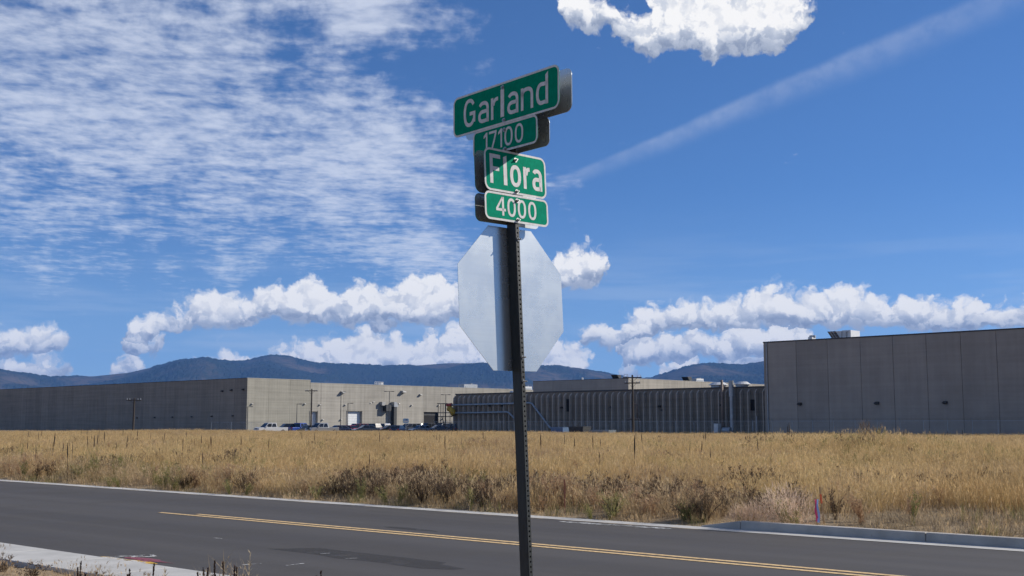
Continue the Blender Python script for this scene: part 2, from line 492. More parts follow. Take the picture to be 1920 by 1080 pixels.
# ------------------------------------------------------------------ road
def asphalt():
    m = bpy.data.materials.new('asphalt'); m.use_nodes = True
    nt = m.node_tree; B = NB(nt); bs = nt.nodes['Principled BSDF']
    g = B.node('ShaderNodeNewGeometry').outputs['Position']
    # wheel tracks and paver lanes run along the road
    vr = B.node('ShaderNodeVectorRotate', rotation_type='Z_AXIS'); _set(nt, vr.inputs['Vector'], g); vr.inputs['Angle'].default_value = -(math.pi / 2 + ROAD_ANG)
    lane = B.noise(B.v('MULTIPLY', vr.outputs[0], (0.03, 1.1, 1)), 1.0, 3, .5).outputs['Fac']
    n = B.noise(g, 0.6, 5, .6).outputs['Fac']; f = B.noise(g, 70, 3, .7).outputs['Fac']
    c = B.mix(B.ss(lane, .35, .65), (.066, .060, .054, 1), (.082, .075, .068, 1))
    c = B.mix(B.ss(n, .55, .75, 0, .5), c, (.054, .050, .046, 1))
    c = B.mix(B.ss(f, .52, .78, 0, .75), c, (.13, .127, .125, 1))
    _set(nt, bs.inputs['Base Color'], c)
    _set(nt, bs.inputs['Roughness'], B.ss(n, .3, .7, .72, .84)); bs.inputs['Specular IOR Level'].default_value = .35
    bn = B.node('ShaderNodeBump'); bn.inputs['Strength'].default_value = .35; bn.inputs['Distance'].default_value = .006
    nt.links.new(f, bn.inputs['Height']); nt.links.new(bn.outputs[0], bs.inputs['Normal'])
    return m
ASPH = asphalt()
def strip(name, t0, t1, s0, s1, z, m, parent=None, n=24):
    b = MB(); vs = []
    for i in range(n + 1):
        t = t0 + (t1 - t0) * i / n
        vs += [rp(t, s0, z), rp(t, s1, z)]
    b.add(vs, [(2 * i, 2 * i + 2, 2 * i + 3, 2 * i + 1) for i in range(n)])
    return b.obj(name, m, parent)
T0, T1 = -70.0, 260.0
road = tag(strip('road', T0, T1, S_NEAR, S_FAR, 0.0, ASPH), kind='structure')
CONC = mat('kerb_concrete', (.43, .395, .345), .85, var=.18, scale=2.0, bump=.25, bump_scale=60)
CONC2 = mat('gutter_concrete', (.47, .46, .43), .85, var=.12, scale=1.6, bump=.2, bump_scale=60)
GUT = 0.42
gut = tag(strip('gutter', T0, T1, S_FAR + .002, S_FAR + GUT, 0.006, CONC2), kind='structure')
yel = mat('road_paint_yellow', (.68, .47, .22), .7, var=.25, scale=14, bump=.2)
t_end = on_ground(272, 963).dot(RD)
for k, sl in enumerate((S_LINE - .115, S_LINE + .115)):
    strip('yellow_line', T0, t_end - .9 * k, sl - .055, sl + .055, 0.005, yel, road)
# the far kerb: cast stones end to end, the first one ramping up out of the gutter
kerb = tag(empty('kerb', rp(T_KERB, S_FAR + GUT)), kind='structure')
kerb.rotation_euler = (0, 0, 0)
kb = Vector(rp(T_KERB, S_FAR + GUT))
def kerb_piece(t0, t1, h0, h1, s0=.004, w=.17):
    b = MB()
    def q(t, s, z): p = Vector(rp(t, S_FAR + GUT + s, z)) - kb; return (p.x, p.y, z)
    b.hexa([q(t0, s0, -.1), q(t1, s0, -.1), q(t1, s0 + w, -.1), q(t0, s0 + w, -.1)],
           [q(t0, s0 + .02, h0), q(t1, s0 + .02, h1), q(t1, s0 + w, h1), q(t0, s0 + w, h0)])
    o = b.obj('kerb_stone', CONC, kerb); bevel(o, .012, 2); return o
kerb_piece(T_KERB + .75, T_KERB + .006, .02, .135)
tt = T_KERB
while tt > T0 + 40:
    kerb_piece(tt, tt - 3.03, .135, .135); tt -= 3.04
# near footway slab strip
walk = tag(empty('footway', rp(0, S_NEAR - .45)), kind='structure')
wb = Vector(rp(0, S_NEAR - .45))
t0_ = on_ground(470, 1090).dot(RD)
tt = t0_
while tt < 60:
    b = MB()
    def q(t, s, z): p = Vector(rp(t, s)) - wb; return (p.x, p.y, z)
    b.hexa([q(tt, S_NEAR - .95, -.1), q(tt + 1.49, S_NEAR - .95, -.1), q(tt + 1.49, S_NEAR - .004, -.1), q(tt, S_NEAR - .004, -.1)],
           [q(tt, S_NEAR - .95, .035), q(tt + 1.49, S_NEAR - .95, .035), q(tt + 1.49, S_NEAR - .004, .03), q(tt, S_NEAR - .004, .03)])
    bevel(b.obj('paving_slab', CONC2, walk), .008, 1); tt += 1.5
# sprayed survey marks, chalky scuffs and dark patches lying on the asphalt
def blotch(name, px, py, L, wd, m, seed, z=.004, ang=0.0):
    rr = random.Random(seed); c = on_ground(px, py); n = 14
    a0 = ang
    pts = []
    for i in range(n):
        t = 2 * math.pi * i / n; k = 1 + rr.uniform(-.35, .35)
        a, b_ = math.cos(t) * L * k, math.sin(t) * wd * k
        p = c + RD * (a * math.cos(a0) - b_ * math.sin(a0)) + RN * (a * math.sin(a0) + b_ * math.cos(a0))
        pts.append((p.x, p.y, z))
    b = MB(); b.add(pts, [tuple(range(n))]); return b.obj(name, m, road)
def scribble(name, pts, w, m, seed, z=.006):
    rr = random.Random(seed); b = MB(); P3 = [on_ground(*p) for p in pts]; vs = []
    dense = []
    for a, c in zip(P3[:-1], P3[1:]):
        for k in range(6): dense.append(a.lerp(c, k / 6))
    dense.append(P3[-1])
    for i, p in enumerate(dense):
        d = (dense[min(i + 1, len(dense) - 1)] - dense[max(i - 1, 0)]).normalized(); s = Vector((-d.y, d.x, 0)) * w * rr.uniform(.5, 1.3)
        vs += [(p.x - s.x, p.y - s.y, z), (p.x + s.x, p.y + s.y, z)]
    b.add(vs, [(2 * i, 2 * i + 1, 2 * i + 3, 2 * i + 2) for i in range(len(dense) - 1)]); return b.obj(name, m, road)
def faded(name, color, cover, most=.9, sc=9):
    m = bpy.data.materials.new(name); m.use_nodes = True; nt = m.node_tree; B = NB(nt); bs = nt.nodes['Principled BSDF']
    bs.inputs['Base Color'].default_value = (*color, 1); bs.inputs['Roughness'].default_value = .8
    g = B.node('ShaderNodeNewGeometry').outputs['Position']
    _set(nt, bs.inputs['Alpha'], B.ss(B.noise(g, sc, 5, .7).outputs['Fac'], .62 - cover * .4, .72 - cover * .3, 0.0, most))
    return m
WP, YP, RP = faded('sprayed_white', (.62, .62, .60), .55), faded('sprayed_yellow', (.70, .42, .05), .7), faded('sprayed_red', (.26, .07, .10), .75)
SEAL = faded('dark_sealer', (.050, .047, .044), .8, .45, 2.5)
scribble('spray_mark', [(215, 1044), (262, 1043), (268, 1041), (250, 1045), (292, 1044), (284, 1041)], .035, WP, 1)
blotch('spray_mark', 244, 1052, .55, .10, YP, 2); blotch('spray_mark', 276, 1050, .5, .10, RP, 3, .005); blotch('spray_mark', 222, 1049, .5, .08, WP, 4, .007)
scribble('scuff_mark', [(401, 1009), (416, 1010.5)], .018, WP, 5); scribble('scuff_mark', [(537, 1061), (570, 1057)], .018, WP, 6); scribble('scuff_mark', [(648, 1048), (672, 1047)], .018, WP, 7)
scribble('scuff_mark', [(600, 1039), (618, 1038)], .015, WP, 8); blotch('chalk_mark', 1130, 983.5, 1.0, .10, WP, 9); blotch('chalk_mark', 1185, 987, .8, .10, WP, 10)
scribble('scuff_mark', [(455, 1060), (490, 1057)], .02, WP, 12)
blotch('sealed_patch', 690, 1046, 1.7, .35, SEAL, 11); blotch('sealed_patch', 770, 992, .7, .12, SEAL, 13)

# ------------------------------------------------------------------ hills
RIDGE = [(-700,712),(-300,706),(-120,690),(0,694),(90,708),(170,706),(240,699),(289,688),(334,677),(364,674),(386,671),(409,676),(450,679),(480,673),(510,667),(540,669),(570,677),(592,682),(637,684),(682,685),(727,687),(784,685),(840,681),(900,681),(960,683),(1016,686),(1050,687),(1084,692),(1129,699),(1162,706),(1190,711),(1222,709.5),(1260,697),(1290,688),(1320,682.5),(1354,683),(1395,685.5),(1430,677),(1500,662),(1600,668),(1700,684),(1800,690),(1920,684),(2100,690),(2600,706)]
def build_hills():
    azs = np.linspace(R(-38), R(38), 1300)
    ra = np.array([math.atan2(*ray(x, y).xy) for x, y in RIDGE]); re = np.array([math.atan2(ray(x, y).z, ray(x, y).xy.length) for x, y in RIDGE])
    prof = np.interp(azs, ra, re)
    ker = np.hanning(9); ker /= ker.sum(); prof = np.convolve(np.pad(prof, 4, 'edge'), ker, 'valid')
    rows = 150
    d = np.linspace(6200, 11500, rows); D0 = 9800.0
    A, D = np.meshgrid(azs, d)
    X = np.sin(A) * D; Y = np.cos(A) * D
    crest = np.tan(prof)[None, :] * D0
    rise = sstep(D, 6200, D0) ** 0.9 * (1 - .55 * sstep(D, D0, 11500))
    spur = (fbm(X / 1100, Y / 1900, 11, 4) - .48)
    Z = crest * rise * (1 + spur * 1.1 * (1 - sstep(np.abs(D - D0), 0, 900) * 0 - np.exp(-((D - D0) / 550) ** 2)))
    # a lower foreland in front
    fore = (fbm(X / 1500 + 7, Y / 2500, 23, 4)) * 260 * np.exp(-((D - 7900) / 800) ** 2)
    Z = np.maximum(Z, fore * sstep(D, 6200, 7200))
    # no point in front may rise over the ridge line as seen from the plain
    Z = np.minimum(Z, np.tan(prof)[None, :] * D * .985 + 0 * Z) * (D < D0 - 60) + Z * (D >= D0 - 60)
    wood = sstep(fbm(X / 520, Y / 700, 31, 4), .33, .47)
    Z = Z + wood * (vnoise(A / R(.075), D / 30, 41) * 13 + vnoise(A / R(.15), D / 70, 42) * 8) * sstep(D, 6400, 7000)
    Z[0, :] = -0.5
    ids = np.arange(rows * len(azs)).reshape(rows, len(azs))
    fa = np.stack([ids[:-1, :-1], ids[:-1, 1:], ids[1:, 1:], ids[1:, :-1]], -1).reshape(-1, 4)
    me = bpy.data.meshes.new('hills')
    me.from_pydata(np.stack([X, Y, Z], -1).reshape(-1, 3).tolist(), [], fa.tolist())
    at_ = me.attributes.new('wood', 'FLOAT', 'POINT'); at_.data.foreach_set('value', wood.reshape(-1).astype(np.float32))
    m = bpy.data.materials.new('forested_slope'); m.use_nodes = True
    nt = m.node_tree; B = NB(nt); bs = nt.nodes['Principled BSDF']
    w = B.node('ShaderNodeAttribute', attribute_name='wood').outputs['Fac']
    g = B.node('ShaderNodeNewGeometry').outputs['Position']
    n = B.noise(g, .012, 5, .65).outputs['Fac']
    trees = B.mix(B.ss(n, .35, .7), (.006, .011, .007, 1), (.016, .024, .012, 1))
    open_ = B.mix(B.ss(n, .4, .6), (.030, .032, .018, 1), (.13, .092, .062, 1))
    _set(nt, bs.inputs['Base Color'], B.mix(B.m('ADD', w, B.ss(n, .45, .6, -.25, .35), clamp=True), open_, trees)); bs.inputs['Roughness'].default_value = 1.0
    bs.inputs['Specular IOR Level'].default_value = 0.0
    me.materials.append(m)
    return tag(link('hills', me), kind='structure')
hills = build_hills()

# ------------------------------------------------------------------ air
hz = MB().box(-12900, 12900, -600, 12900, -1.2, 760).obj('haze', None)
hm = bpy.data.materials.new('haze'); hm.use_nodes = True
hm.node_tree.nodes.clear(); B = NB(hm.node_tree)
pv = B.node('ShaderNodeVolumePrincipled')
pv.inputs['Color'].default_value = (.20, .45, 1.0, 1); pv.inputs['Density'].default_value = 5.2e-5; pv.inputs['Anisotropy'].default_value = 0.0
ho = B.node('ShaderNodeOutputMaterial'); hm.node_tree.links.new(pv.outputs[0], ho.inputs['Volume'])
hz.data.materials.append(hm)
tag(hz, kind='stuff')

# ------------------------------------------------------------------ street sign on its post
GREEN = None
def sheeting(name, color):
    m = bpy.data.materials.new(name); m.use_nodes = True
    nt = m.node_tree; B = NB(nt); bs = nt.nodes['Principled BSDF']
    o = B.node('ShaderNodeTexCoord').outputs['Object']
    n = B.noise(B.v('MULTIPLY', o, (1, 1, 1)), 26, 3, .5).outputs['Fac']
    ln = B.noise(B.v('MULTIPLY', o, (3, 3, 1)), 60, 2, .5).outputs['Fac']      # prismatic rows
    k = B.m('ADD', B.ss(n, .3, .7, .90, 1.06), B.ss(ln, .4, .6, -.05, .05))
    _set(nt, bs.inputs['Base Color'], B.v('MULTIPLY', color, B.comb(k, k, k)))
    bs.inputs['Roughness'].default_value = .7; bs.inputs['Specular IOR Level'].default_value = .03
    return m
GREEN = sheeting('green_sheeting', (.0006, .215, .128)); WHITE = sheeting('white_sheeting', (.60, .60, .60))
def brushed():
    m = bpy.data.materials.new('brushed_aluminium'); m.use_nodes = True
    nt = m.node_tree; B = NB(nt); bs = nt.nodes['Principled BSDF']
    o = B.node('ShaderNodeTexCoord').outputs['Object']
    ln = B.noise(B.v('MULTIPLY', o, (1.2, 1.2, 130)), 2.2, 5, .65).outputs['Fac']
    st = B.noise(o, 3.5, 5, .6).outputs['Fac']
    c = B.mix(B.ss(ln, .3, .7), (.53, .555, .545, 1), (.57, .595, .585, 1))
    c = B.mix(B.ss(st, .58, .8, 0, .35), c, (.45, .44, .40, 1))
    _set(nt, bs.inputs['Base Color'], c); bs.inputs['Metallic'].default_value = .75
    _set(nt, bs.inputs['Roughness'], B.ss(st, .3, .7, .25, .30))
    bn = B.node('ShaderNodeBump'); bn.inputs['Strength'].default_value = .015; bn.inputs['Distance'].default_value = .002
    nt.links.new(ln, bn.inputs['Height']); nt.links.new(bn.outputs[0], bs.inputs['Normal'])
    return m
ALU = brushed()
POSTM = mat('dark_coated_steel', (.020, .023, .023), .45, metal=.0, spec=.35, var=.25, scale=30, stretch=(1, 1, .2), bump=.15, bump_scale=160)
BOLT = mat('zinc_bolt', (.34, .34, .33), .38, metal=.9, var=.2, scale=60)

LEAN_L, LEAN_B = R(2.2), R(1.2)
PD = Vector((-math.tan(LEAN_L), math.tan(LEAN_B), 1)).normalized()
P1 = at(967.5, 570, 6.04)
BASE = P1 - PD * (P1.z / PD.z)
sign = empty('street_sign', BASE)
UANG = R(46.0)
rotz = Matrix.Rotation(math.pi / 2 - UANG, 3, 'Z')
xz = PD; xx = (rotz @ Vector((1, 0, 0))); xx = (xx - xz * xx.dot(xz)).normalized(); xy = xz.cross(xx)
sign.rotation_euler = Matrix((xx, xy, xz)).transposed().to_euler()
tag(sign, 'dark perforated post carrying green Garland and Flora street plates and an octagon', 'street sign')
def hz_(py):
    p = at(965, py, 6.04 + (P1.z * 0)); y = 6.04
    for _ in range(4):
        z = at(965, py, y).z; y = BASE.y + PD.y / PD.z * z
    return z / PD.z
PA, PB = .066, .033                 # post section across (local y) and along (local x)
def post_mesh(L):
    b = MB(); x, y = PB / 2, PA / 2; w = .0032; pitch = .0254; r = .0056; n = 8
    # front face (local -y) with real holes, the far face plain
    def strip_holes(yy, sgn):
        k = int(L / pitch)
        for i in range(k):
            z0, z1 = i * pitch, (i + 1) * pitch; zc = (z0 + z1) / 2
            ring = [(r * math.cos(2 * math.pi * (j + .5) / n), yy, zc + r * math.sin(2 * math.pi * (j + .5) / n)) for j in range(n)]
            inn = [(q[0], yy + sgn * w, q[2]) for q in ring]
            xs = x - .004
            outer = [(xs, yy, zc + pitch * .25), (xs * .35, yy, z1), (-xs * .35, yy, z1), (-xs, yy, zc + pitch * .25), (-xs, yy, zc - pitch * .25), (-xs * .35, yy, z0), (xs * .35, yy, z0), (xs, yy, zc - pitch * .25)]
            vs = ring + inn + outer + [(xs, yy, z1), (-xs, yy, z1), (-xs, yy, z0), (xs, yy, z0)]
            fs = []
            for j in range(n):
                j2 = (j + 1) % n
                fs.append((j, j2, n + j2, n + j)); fs.append((2 * n + j, 2 * n + j2, j2, j))
            fs += [(2 * n, 3 * n, 2 * n + 1), (2 * n + 2, 3 * n + 1, 2 * n + 3), (2 * n + 4, 3 * n + 2, 2 * n + 5), (2 * n + 6, 3 * n + 3, 2 * n + 7)]
            b.add(vs, fs)
        return k * pitch
    H = strip_holes(-y, 1)
    c = .004
    prof = [(x - c, -y), (x, -y + c), (x, y - c), (x - c, y), (-x + c, y), (-x, y - c), (-x, -y + c), (-x + c, -y)]
    vs = [(p[0], p[1], 0) for p in prof] + [(p[0], p[1], H) for p in prof]
    fs = [(i, i + 1, 8 + i + 1, 8 + i) for i in range(7)]
    b.add(vs, fs)
    # inner back wall so that the holes look into a dark tube
    b.add([(-x + c, y - w, 0), (x - c, y - w, 0), (x - c, y - w, H), (-x + c, y - w, H)], [(0, 1, 2, 3)])
    b.add([(p[0], p[1], H) for p in prof], [tuple(range(8))])
    return b
Ltop = hz_(268)
me = post_mesh(Ltop).mesh('post', POSTM)
link('post', me, sign)

def rrect(w, h, r, n=6):
    pts = []
    for (cx, cz, a0) in ((w / 2 - r, h / 2 - r, 0), (-w / 2 + r, h / 2 - r, 90), (-w / 2 + r, -h / 2 + r, 180), (w / 2 - r, -h / 2 + r, 270)):
        for i in range(n + 1):
            a = R(a0 + 90 * i / n); pts.append((cx + r * math.cos(a), cz + r * math.sin(a)))
    return pts
def ribbon(pts, w, closed=False):
    """flat stroke of width w round a centre line; returns verts, faces in 2D"""
    P2 = [Vector(p) for p in pts]; n = len(P2); L_, R_ = [], []
    for i in range(n):
        if closed: a, c = P2[i - 1], P2[(i + 1) % n]
        else: a, c = P2[max(i - 1, 0)], P2[min(i + 1, n - 1)]
        d1 = (P2[i] - a); d2 = (c - P2[i])
        if d1.length < 1e-9: d1 = d2
        if d2.length < 1e-9: d2 = d1
        d1, d2 = d1.normalized(), d2.normalized()
        t = (d1 + d2); t = t.normalized() if t.length > 1e-6 else d1
        nrm = Vector((-t.y, t.x)); k = max(.5, nrm.dot(Vector((-d1.y, d1.x))))
        L_.append(P2[i] + nrm * w / 2 / k); R_.append(P2[i] - nrm * w / 2 / k)
    vs = L_ + R_; m = n if closed else n - 1
    return vs, [(i, (i + 1) % n, n + (i + 1) % n, n + i) for i in range(m)]
def arc(cx, cz, rx, rz, a0, a1, n=18, p=2.35):
    out = []
    for i in range(n + 1):
        a = R(a0 + (a1 - a0) * i / n); c, s = math.cos(a), math.sin(a)
        out.append((cx + rx * math.copysign(abs(c) ** (2 / p), c), cz + rz * math.copysign(abs(s) ** (2 / p), s)))
    return out
def glyph(ch, x0, x1, h, s):
    """strokes of a letter between x0 and x1 on the baseline 0, capital height h, stroke s"""
    w = x1 - x0; xm = (x0 + x1) / 2; xh = h * .755; q = s / 2; out = []
    def rib(p, closed=False): out.append(ribbon(p, s, closed))
    def poly(p): out.append(([Vector(a) for a in p], [tuple(range(len(p)))]))
    if ch == '0': rib(arc(xm, h / 2, w / 2 - q, h / 2 - q, 0, 345, 24), True)
    elif ch == 'o': rib(arc(xm, xh / 2, w / 2 - q, xh / 2 - q, 0, 345, 24), True)
    elif ch == 'l': poly([(x0, 0), (x1, 0), (x1, h * 1.02), (x0, h * .95)])
    elif ch == 'd':
        poly([(x1 - s, 0), (x1, 0), (x1, h * 1.06), (x1 - s, h * .97)])
        rib([(x1 - q, xh * .90)] + arc(xm - s * .1, xh / 2, w / 2 - q - s * .1, xh / 2 - q, 75, 285, 16) + [(x1 - q, xh * .10)])
    elif ch == 'a':
        bh = xh * .60
        rib([(x1 - q, 0)] + [(x1 - q, xh * .62)] + arc(xm, xh * .64, w / 2 - q, xh * .36 - q, 5, 150, 12))
        rib([(x1 - q, bh - q * .9)] + arc(xm - s * .12, bh / 2, w / 2 - q - s * .12, bh / 2 - q * .9, 80, 280, 14) + [(x1 - q, q * 1.2)])
    elif ch == 'r':
        poly([(x0, 0), (x0 + s, 0), (x0 + s, xh), (x0, xh)])
        rib([(x0 + q, xh * .70)] + arc(x1 - w * .10, xh * .62, w * .90 - s, xh * .38 - q, 165, 88, 8) + [(x1, xh - q * 1.0)])
    elif ch == 'n':
        poly([(x0, 0), (x0 + s, 0), (x0 + s, xh), (x0, xh)])
        rib([(x0 + q, xh * .72)] + arc(xm, xh * .62, w / 2 - q, xh * .38 - q, 170, 0, 14) + [(x1 - q, 0)])
    elif ch == 'G':
        rib(arc(xm, h / 2, w / 2 - q, h / 2 - q, 35, 320, 26) + [(x1 - q, h * .20), (x1 - q, h * .46), (xm + s * .1, h * .46)])
    elif ch == 'F':
        poly([(x0, 0), (x0 + s, 0), (x0 + s, h), (x0, h)])
        poly([(x0 + s, h - s), (x1, h - s), (x1, h), (x0 + s, h)]); poly([(x0 + s, h * .44), (x1 - w * .14, h * .44), (x1 - w * .14, h * .44 + s), (x0 + s, h * .44 + s)])
    elif ch == '1':
        poly([(x1 - s, 0), (x1, 0), (x1, h), (x1 - s * .85, h), (x1 - s, h * .98)])
        poly([(x1 - s, h * .98), (x0, h * .84), (x0, h * .70), (x1 - s, h * .80)])
    elif ch == '7':
        poly([(x0, h - s), (x1, h - s), (x1, h), (x0, h)])
        rib([(x1 - q, h - s), (x1 - w * .30, h * .52), (x0 + w * .36, 0)])
    elif ch == '4':
        poly([(x1 - w * .18 - s, 0), (x1 - w * .18, 0), (x1 - w * .18, h), (x1 - w * .18 - s, h)])
        poly([(x0, h * .24), (x1, h * .24), (x1, h * .24 + s), (x0, h * .24 + s)])
        poly([(x0, h * .24 + s), (x0 + s * 1.1, h * .24 + s), (x1 - w * .18 - s * .2, h), (x1 - w * .18 - s * 1.0, h)])
    return out

def plate(part_label, w, h, py, axis, off, text, cap, base, stroke, front, rz=0.0, shift=0.0, corner=.042, roll=0.0):
    """a sign plate with border and letters. axis 'y' faces local -y, axis 'x' faces local -x; off is its distance from the post centre."""
    z = hz_(py); th = .0022
    b = MB(); out = rrect(w, h, corner)
    b.extrude(out, -th / 2, th / 2, 'y')
    if axis == 'y': loc = (shift, -off if front else off, z); rot = 0 if front else math.pi
    else: loc = (-off if front else off, shift, z); rot = (-math.pi / 2 if front else math.pi / 2) + rz
    o = b.obj('name_plate', GREEN if front or axis == 'y' else ALU, sign, loc, (0, roll if front else -roll, rot))
    if part_label: o['label'] = part_label
    # sign face lies on local -y of the plate object, its back is bare metal
    bk = MB().extrude(rrect(w - .001, h - .001, corner), th / 2 + .0004, th / 2 + .0008, 'y').obj('plate_back', ALU, o)
    # white border
    cen = rrect(w - .011, h - .011, corner - .0055)
    vs, fs = ribbon(cen, .011, True)
    bb = MB(); bb.add([(p.x, -th / 2 - .0007, p.y) for p in vs], fs); bb.obj('border', WHITE, o)
    for ch, f0, f1 in text:
        g = MB()
        for vs, fs in glyph(ch, (f0 - .5) * w, (f1 - .5) * w, cap, stroke):
            g.add([(p.x, -th / 2 - .0008, -h / 2 + base + p.y) for p in vs], fs)
        g.obj('letter', WHITE, o)
    return o
GAR = [('G', .108, .226), ('a', .256, .360), ('r', .382, .450), ('l', .474, .507), ('a', .538, .640), ('n', .664, .774), ('d', .800, .905)]
N17 = [('1', .175, .235), ('7', .262, .382), ('1', .408, .468), ('0', .505, .630), ('0', .665, .790)]
FLO = [('F', .086, .255), ('l', .300, .355), ('o', .405, .580), ('r', .622, .728), ('a', .768, .930)]
N40 = [('4', .170, .318), ('0', .345, .475), ('0', .508, .638), ('0', .675, .805)]
RZG = R(-5)
OFF_X, OFF_Y = .046, .0365
for fr in (True, False):
    plate('green plate reading Garland, in shade' if fr else 'bare grey back of the far Garland plate', .905, .2286, 197, 'x', OFF_X, GAR, .158, .040, .0205, fr, RZG, -.012, roll=R(3.2))
    plate('green plate reading 17100, in shade' if fr else 'bare grey back of the far 17100 plate', .55, .152, 260.5, 'x', OFF_X - .002, N17, .103, .026, .0132, fr, RZG, -.006, .034, R(3.2))
    plate('green plate reading Flora' if fr else 'dark back of the far Flora plate', .457, .2286, 328, 'y', OFF_Y, FLO, .158, .040, .0215, fr, 0, .0)
    plate('green plate reading 4000' if fr else 'dark back of the far 4000 plate', .468, .150, 394.5, 'y', OFF_Y, N40, .100, .028, .0138, fr, 0, .0, .034)
# bolts through the plates
def bolt(p, n, L=.016, r=.0075):
    n = Vector(n); p = Vector(p); b = MB()
    b.cyl(p, p + n * L * .5, r, n=6); b.cyl(p + n * L * .5, p + n * L, r * .55, n=8)
    b.cyl(p - n * .001, p + n * .002, r * 1.6, n=12)
    return b.obj('bolt', BOLT, sign)
for py in (303, 362, 379, 415): bolt((.0, -OFF_Y - .002, hz_(py)), (0, -1, 0), .018, .0078)
for py in (168, 229, 247, 283): bolt((-OFF_X - .002, -.012, hz_(py)), (-1, 0, 0), .012, .0075)
# spacer bolts that carry the upper plates off the post
for py in (168, 229, 247, 283):
    b = MB(); b.cyl((-OFF_X, -.012, hz_(py)), (OFF_X, -.012, hz_(py)), .0045, n=8); b.obj('spacer_bolt', BOLT, sign)
# the narrower top of the post between the upper plates
MB().box(-.007, .007, -.016, .016, Ltop - .1, hz_(160)).obj('upper_post', POSTM, sign)
# octagon, seen from behind
oc = MB(); ap = .381; Ro = ap / math.cos(R(22.5))
pts = [(Ro * math.cos(R(22.5 + 45 * i)), Ro * math.sin(R(22.5 + 45 * i))) for i in range(8)]
oc.extrude(pts, -.0012, .0012, 'y')
octo = oc.obj('octagon_panel', ALU, sign, (.012, PA / 2 + .004, hz_(559)))
octo['label'] = 'octagonal sign panel seen from its bare metal back'
MB().extrude([(p[0] * .998, p[1] * .998) for p in pts], .0016, .002, 'y').obj('red_face', mat('red_sheeting', (.45, .02, .03), .4, var=.05), octo)
for py in (450.5, 671, 716): bolt((.0, -PA / 2, hz_(py)), (.25, -.97, 0), .022, .006)

# ------------------------------------------------------------------ warehouses
def panel_concrete(name, base, amp=1.0):
    m = bpy.data.materials.new(name); m.use_nodes = True
    nt = m.node_tree; B = NB(nt); bs = nt.nodes['Principled BSDF']
    o = B.node('ShaderNodeTexCoord').outputs['Object']; g = B.node('ShaderNodeNewGeometry').outputs['Position']
    n = B.noise(g, .35, 5, .6).outputs['Fac']
    stv = B.noise(B.v('MULTIPLY', g, (1.6, 1.6, .05)), 1.0, 4, .6).outputs['Fac']       # rain streaks
    hor = B.noise(B.v('MULTIPLY', g, (.06, .06, 2.6)), 1.0, 3, .6).outputs['Fac']       # casting lines
    rn = B.node('ShaderNodeObjectInfo').outputs['Random']
    k = B.m('ADD', B.m('ADD', B.ss(n, .3, .7, -.06, .06), B.ss(stv, .35, .7, -.09 * amp, .08 * amp)), B.ss(hor, .35, .65, -.07 * amp, .07 * amp))
    k = B.m('ADD', B.m('ADD', k, 1.0), B.ss(rn, 0, 1, -.07, .07, 'LINEAR'))
    _set(nt, bs.inputs['Base Color'], B.v('MULTIPLY', (base[0], base[1], base[2]), B.comb(k, k, k)))
    bs.inputs['Roughness'].default_value = .9; bs.inputs['Specular IOR Level'].default_value = .2
    return m
PC = panel_concrete('precast_concrete', (.335, .315, .275))
PC2 = panel_concrete('smooth_precast_concrete', (.345, .305, .265), .45)
PC3 = panel_concrete('darker_concrete', (.255, .225, .19))  # darker tone than the plain precast
PCR = panel_concrete('ribbed_concrete', (.30, .285, .24))
JOINT = mat('joint_sealant', (.07, .068, .062), .9)
CAP = mat('metal_coping', (.055, .055, .058), .6, metal=.3)
CAPL = mat('pale_coping', (.42, .41, .37), .7)
DARK = mat('dark_opening', (.008, .008, .009), .9)
DOORW = mat('white_door', (.66, .68, .70), .5, var=.06, scale=2)
FIXT = mat('fixture_housing', (.33, .33, .32), .6, var=.1)
FIXD = mat('dark_fixture', (.035, .034, .032), .7)
GALV = mat('galvanised_steel', (.36, .38, .40), .45, metal=.6, var=.15, scale=2)
ROOFM = mat('roof_membrane', (.30, .30, .30), .9, var=.1, scale=.4)
STEELD = mat('dark_steel', (.045, .047, .05), .6, metal=.3, var=.2, scale=3)
WOODP = mat('weathered_pole', (.050, .040, .032), .9, var=.3, scale=3, stretch=(1, 1, .1))
WHITEM = mat('white_sheet_metal', (.62, .63, .63), .45, var=.07, scale=1.5)
REDM = mat('red_paint', (.33, .03, .03), .5, var=.1)
YELM = mat('yellow_paint', (.42, .27, .02), .5, var=.1)
BLUEM = mat('blue_paint', (.10, .17, .30), .5, var=.1)
PIPEM = mat('blue_grey_pipe', (.24, .29, .34), .45, metal=.35, var=.12)
BROWN = mat('brown_pipe', (.20, .15, .12), .6, var=.2)

